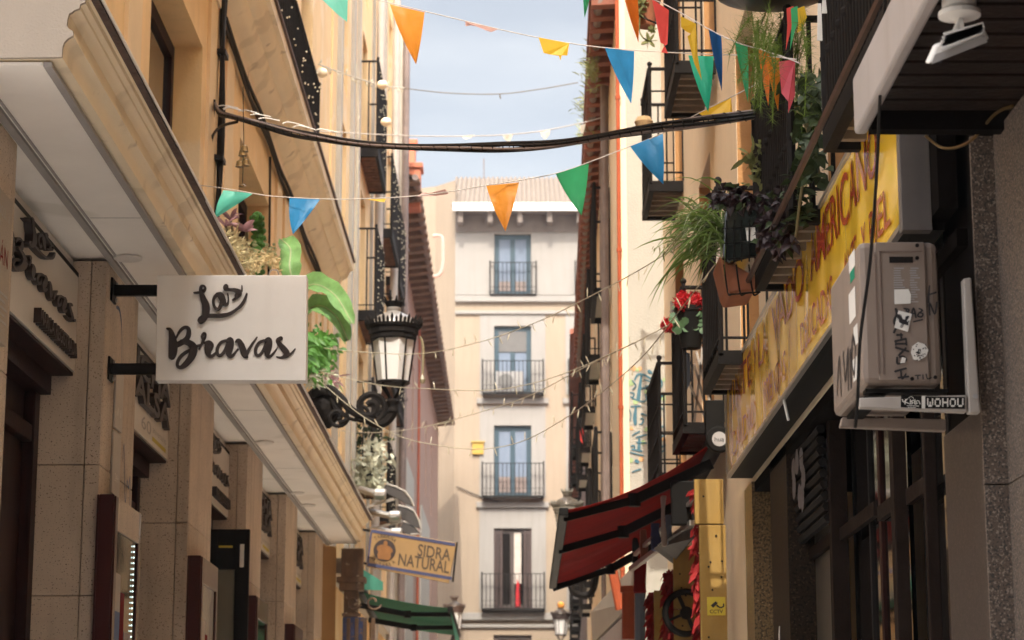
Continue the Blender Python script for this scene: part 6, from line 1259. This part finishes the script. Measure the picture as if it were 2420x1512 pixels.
# pot with hanging rosettes, top right of the middle
t = plant('hanging_succulent', 'terracotta pot on a wire bracket with trailing succulent rosettes, high on the ivory wall', D(1527, 60, 17.4)); c = D(1527, 50, 17.4)
f = MB(); f.lathe(c, [(.07, -.05), (.11, .16), (.12, .16), (.12, .2)], 14); f.build('pot', m_terra, t, smooth=True)
f = MB(); f.tube(cv([c + Vector((-.12, 0, .1)), c + Vector((0, -.1, -.02)), c + Vector((.25, 0, -.08))], 4), .008, 5); f.tube([c + Vector((.3, 0, .3)), c + Vector((-.15, 0, .2))], .008, 5); f.build('wire_bracket', m_iron, t)
f = MB()
for x, y, r in ((1533, 97, .075), (1508, 30, .07), (1540, 70, .04), (1517, 8, .06)):
    q = D(x, y, 17.3)
    for k in range(14): a = k*.9; leafblade(f, q, q + Vector((math.cos(a)*r, -.03*rnd.random(), math.sin(a)*r)), .016, .0, 3)
f.tube(cv([D(1512, 40, 17.3), D(1510, 70, 17.3), D(1520, 90, 17.3), D(1533, 97, 17.3)], 5), .006, 4); f.tube(cv([D(1508, 20, 17.3), D(1500, 45, 17.3), D(1512, 60, 17.3)], 5), .006, 4); f.build('rosettes', LEAF['herb'], t)
# weeds growing in the red eaves' gutter
for i, (x, y, w, h, Y, n) in enumerate(((1400, 165, 14, 40, 25.5, 160), (1400, 262, 24, 46, 28.5, 300), (1382, 330, 14, 24, 31, 140), (1420, 380, 8, 30, 33, 80))):
    t = plant('gutter_weed', ('wispy dry weed high in the red eaves gutter', 'largest bushy dry weed sprouting from the red eaves gutter', 'yellowish weed tuft on the red eaves above the cable bundle', 'small weed low on the red eaves under the cable bundle')[i], D(x, y+h, Y), group='weeds in the eaves gutter'); f = MB()
    for k in range(n): c = D(x+rnd.gauss(0, w*.6), y+rnd.gauss(0, h*.6), Y+rnd.uniform(-.2, .2)); leafblade(f, c, c + Vector((rnd.uniform(-.16, .10), rnd.uniform(-.05, .05), rnd.uniform(-.04, .14))), .008, .01, 2)
    for k in range(10): f.tube(cv([D(x+6, y+h*.8, Y), D(x+rnd.gauss(0, w*.4), y, Y), D(x-rnd.uniform(0, w*2.2), y-h*rnd.uniform(-.2, .7), Y)], 4), .004, 4)
    f.build('foliage', LEAF['herb'] if i != 2 else LEAF['pale'], t)
f = MB(); c = D(1521, 292, 20.6); f.lathe(c, [(.02, -.07), (.07, -.045), (.09, .015), (.065, .06), (.02, .075)], 12); tag(f.build('straw_ball', M('straw', (.30, .20, .10), .9, .3, 20), smooth=True), 'round straw ball hung on the upper right balcony corner', 'straw ball')
for i, (x, y, Y) in enumerate(((760, 172, 26), (903, 200, 29.5), (912, 288, 29.5))):
    f = MB(); f.ball(D(x, y, Y), .075, 9, .8); tag(f.build('paper_lantern', m_mould, smooth=True), ('nearest pale round lantern at the end of the beaded cord, left', 'pale round lantern hanging on the beaded cord by the balcony', 'pale round lantern hanging lower beside the left balcony')[i], 'lantern', 'round pale lanterns on the left')
# ------------------------------------------------------------------ unseen houses added behind and beside the viewer to shade the foreground
NB = thing('shade_house', 'tall plain unseen house added behind the viewer to shade the foreground', 'building', (0, -12, 0))
mb = MB(); ops = [(s, s+1.1, z, z+2.1) for s in (1.5, 6.5, 11.5, 16.5, 21.5, 27) for z in (1, 4.6, 8, 11.4, 14.8, 18.2)]
pt = facade(mb, (-16, -12), (16, -12), 0, NBH, ops, (0, -.25, 0)); mb.box(-16, 16, -20, -12.26, 0, NBH-.01); mb.build('wall', m_lime, NB)
for o in ops:
    if o[3] < NBH: window(NB, pt, *o, m_white, m_glass, dd=.6, fw=.09)

t = thing('side_shade_house', 'plain pale unseen house added beside the viewer to shade the right side', 'building', (4, -3, 0)); mb = MB(); mb.box(1.95, 9, -11.9, 2.95, 0, E+12.5); mb.build('wall', m_pink, t)
hz = MB(); hz.box(-14, 14, -11.5, 95, -1, 31); o = hz.build('haze', M('haze_air', (1, 1, 1)), org=(0, 0, -1)); o['kind'] = 'stuff'
hm = o.data.materials[0].node_tree; hm.nodes.clear(); ho = hm.nodes.new('ShaderNodeOutputMaterial'); hv = hm.nodes.new('ShaderNodeVolumePrincipled'); hv.inputs['Color'].default_value = (.93, .95, 1, 1); hv.inputs['Density'].default_value = HAZE; hv.inputs['Anisotropy'].default_value = .3; hm.links.new(hv.outputs[0], ho.inputs['Volume'])
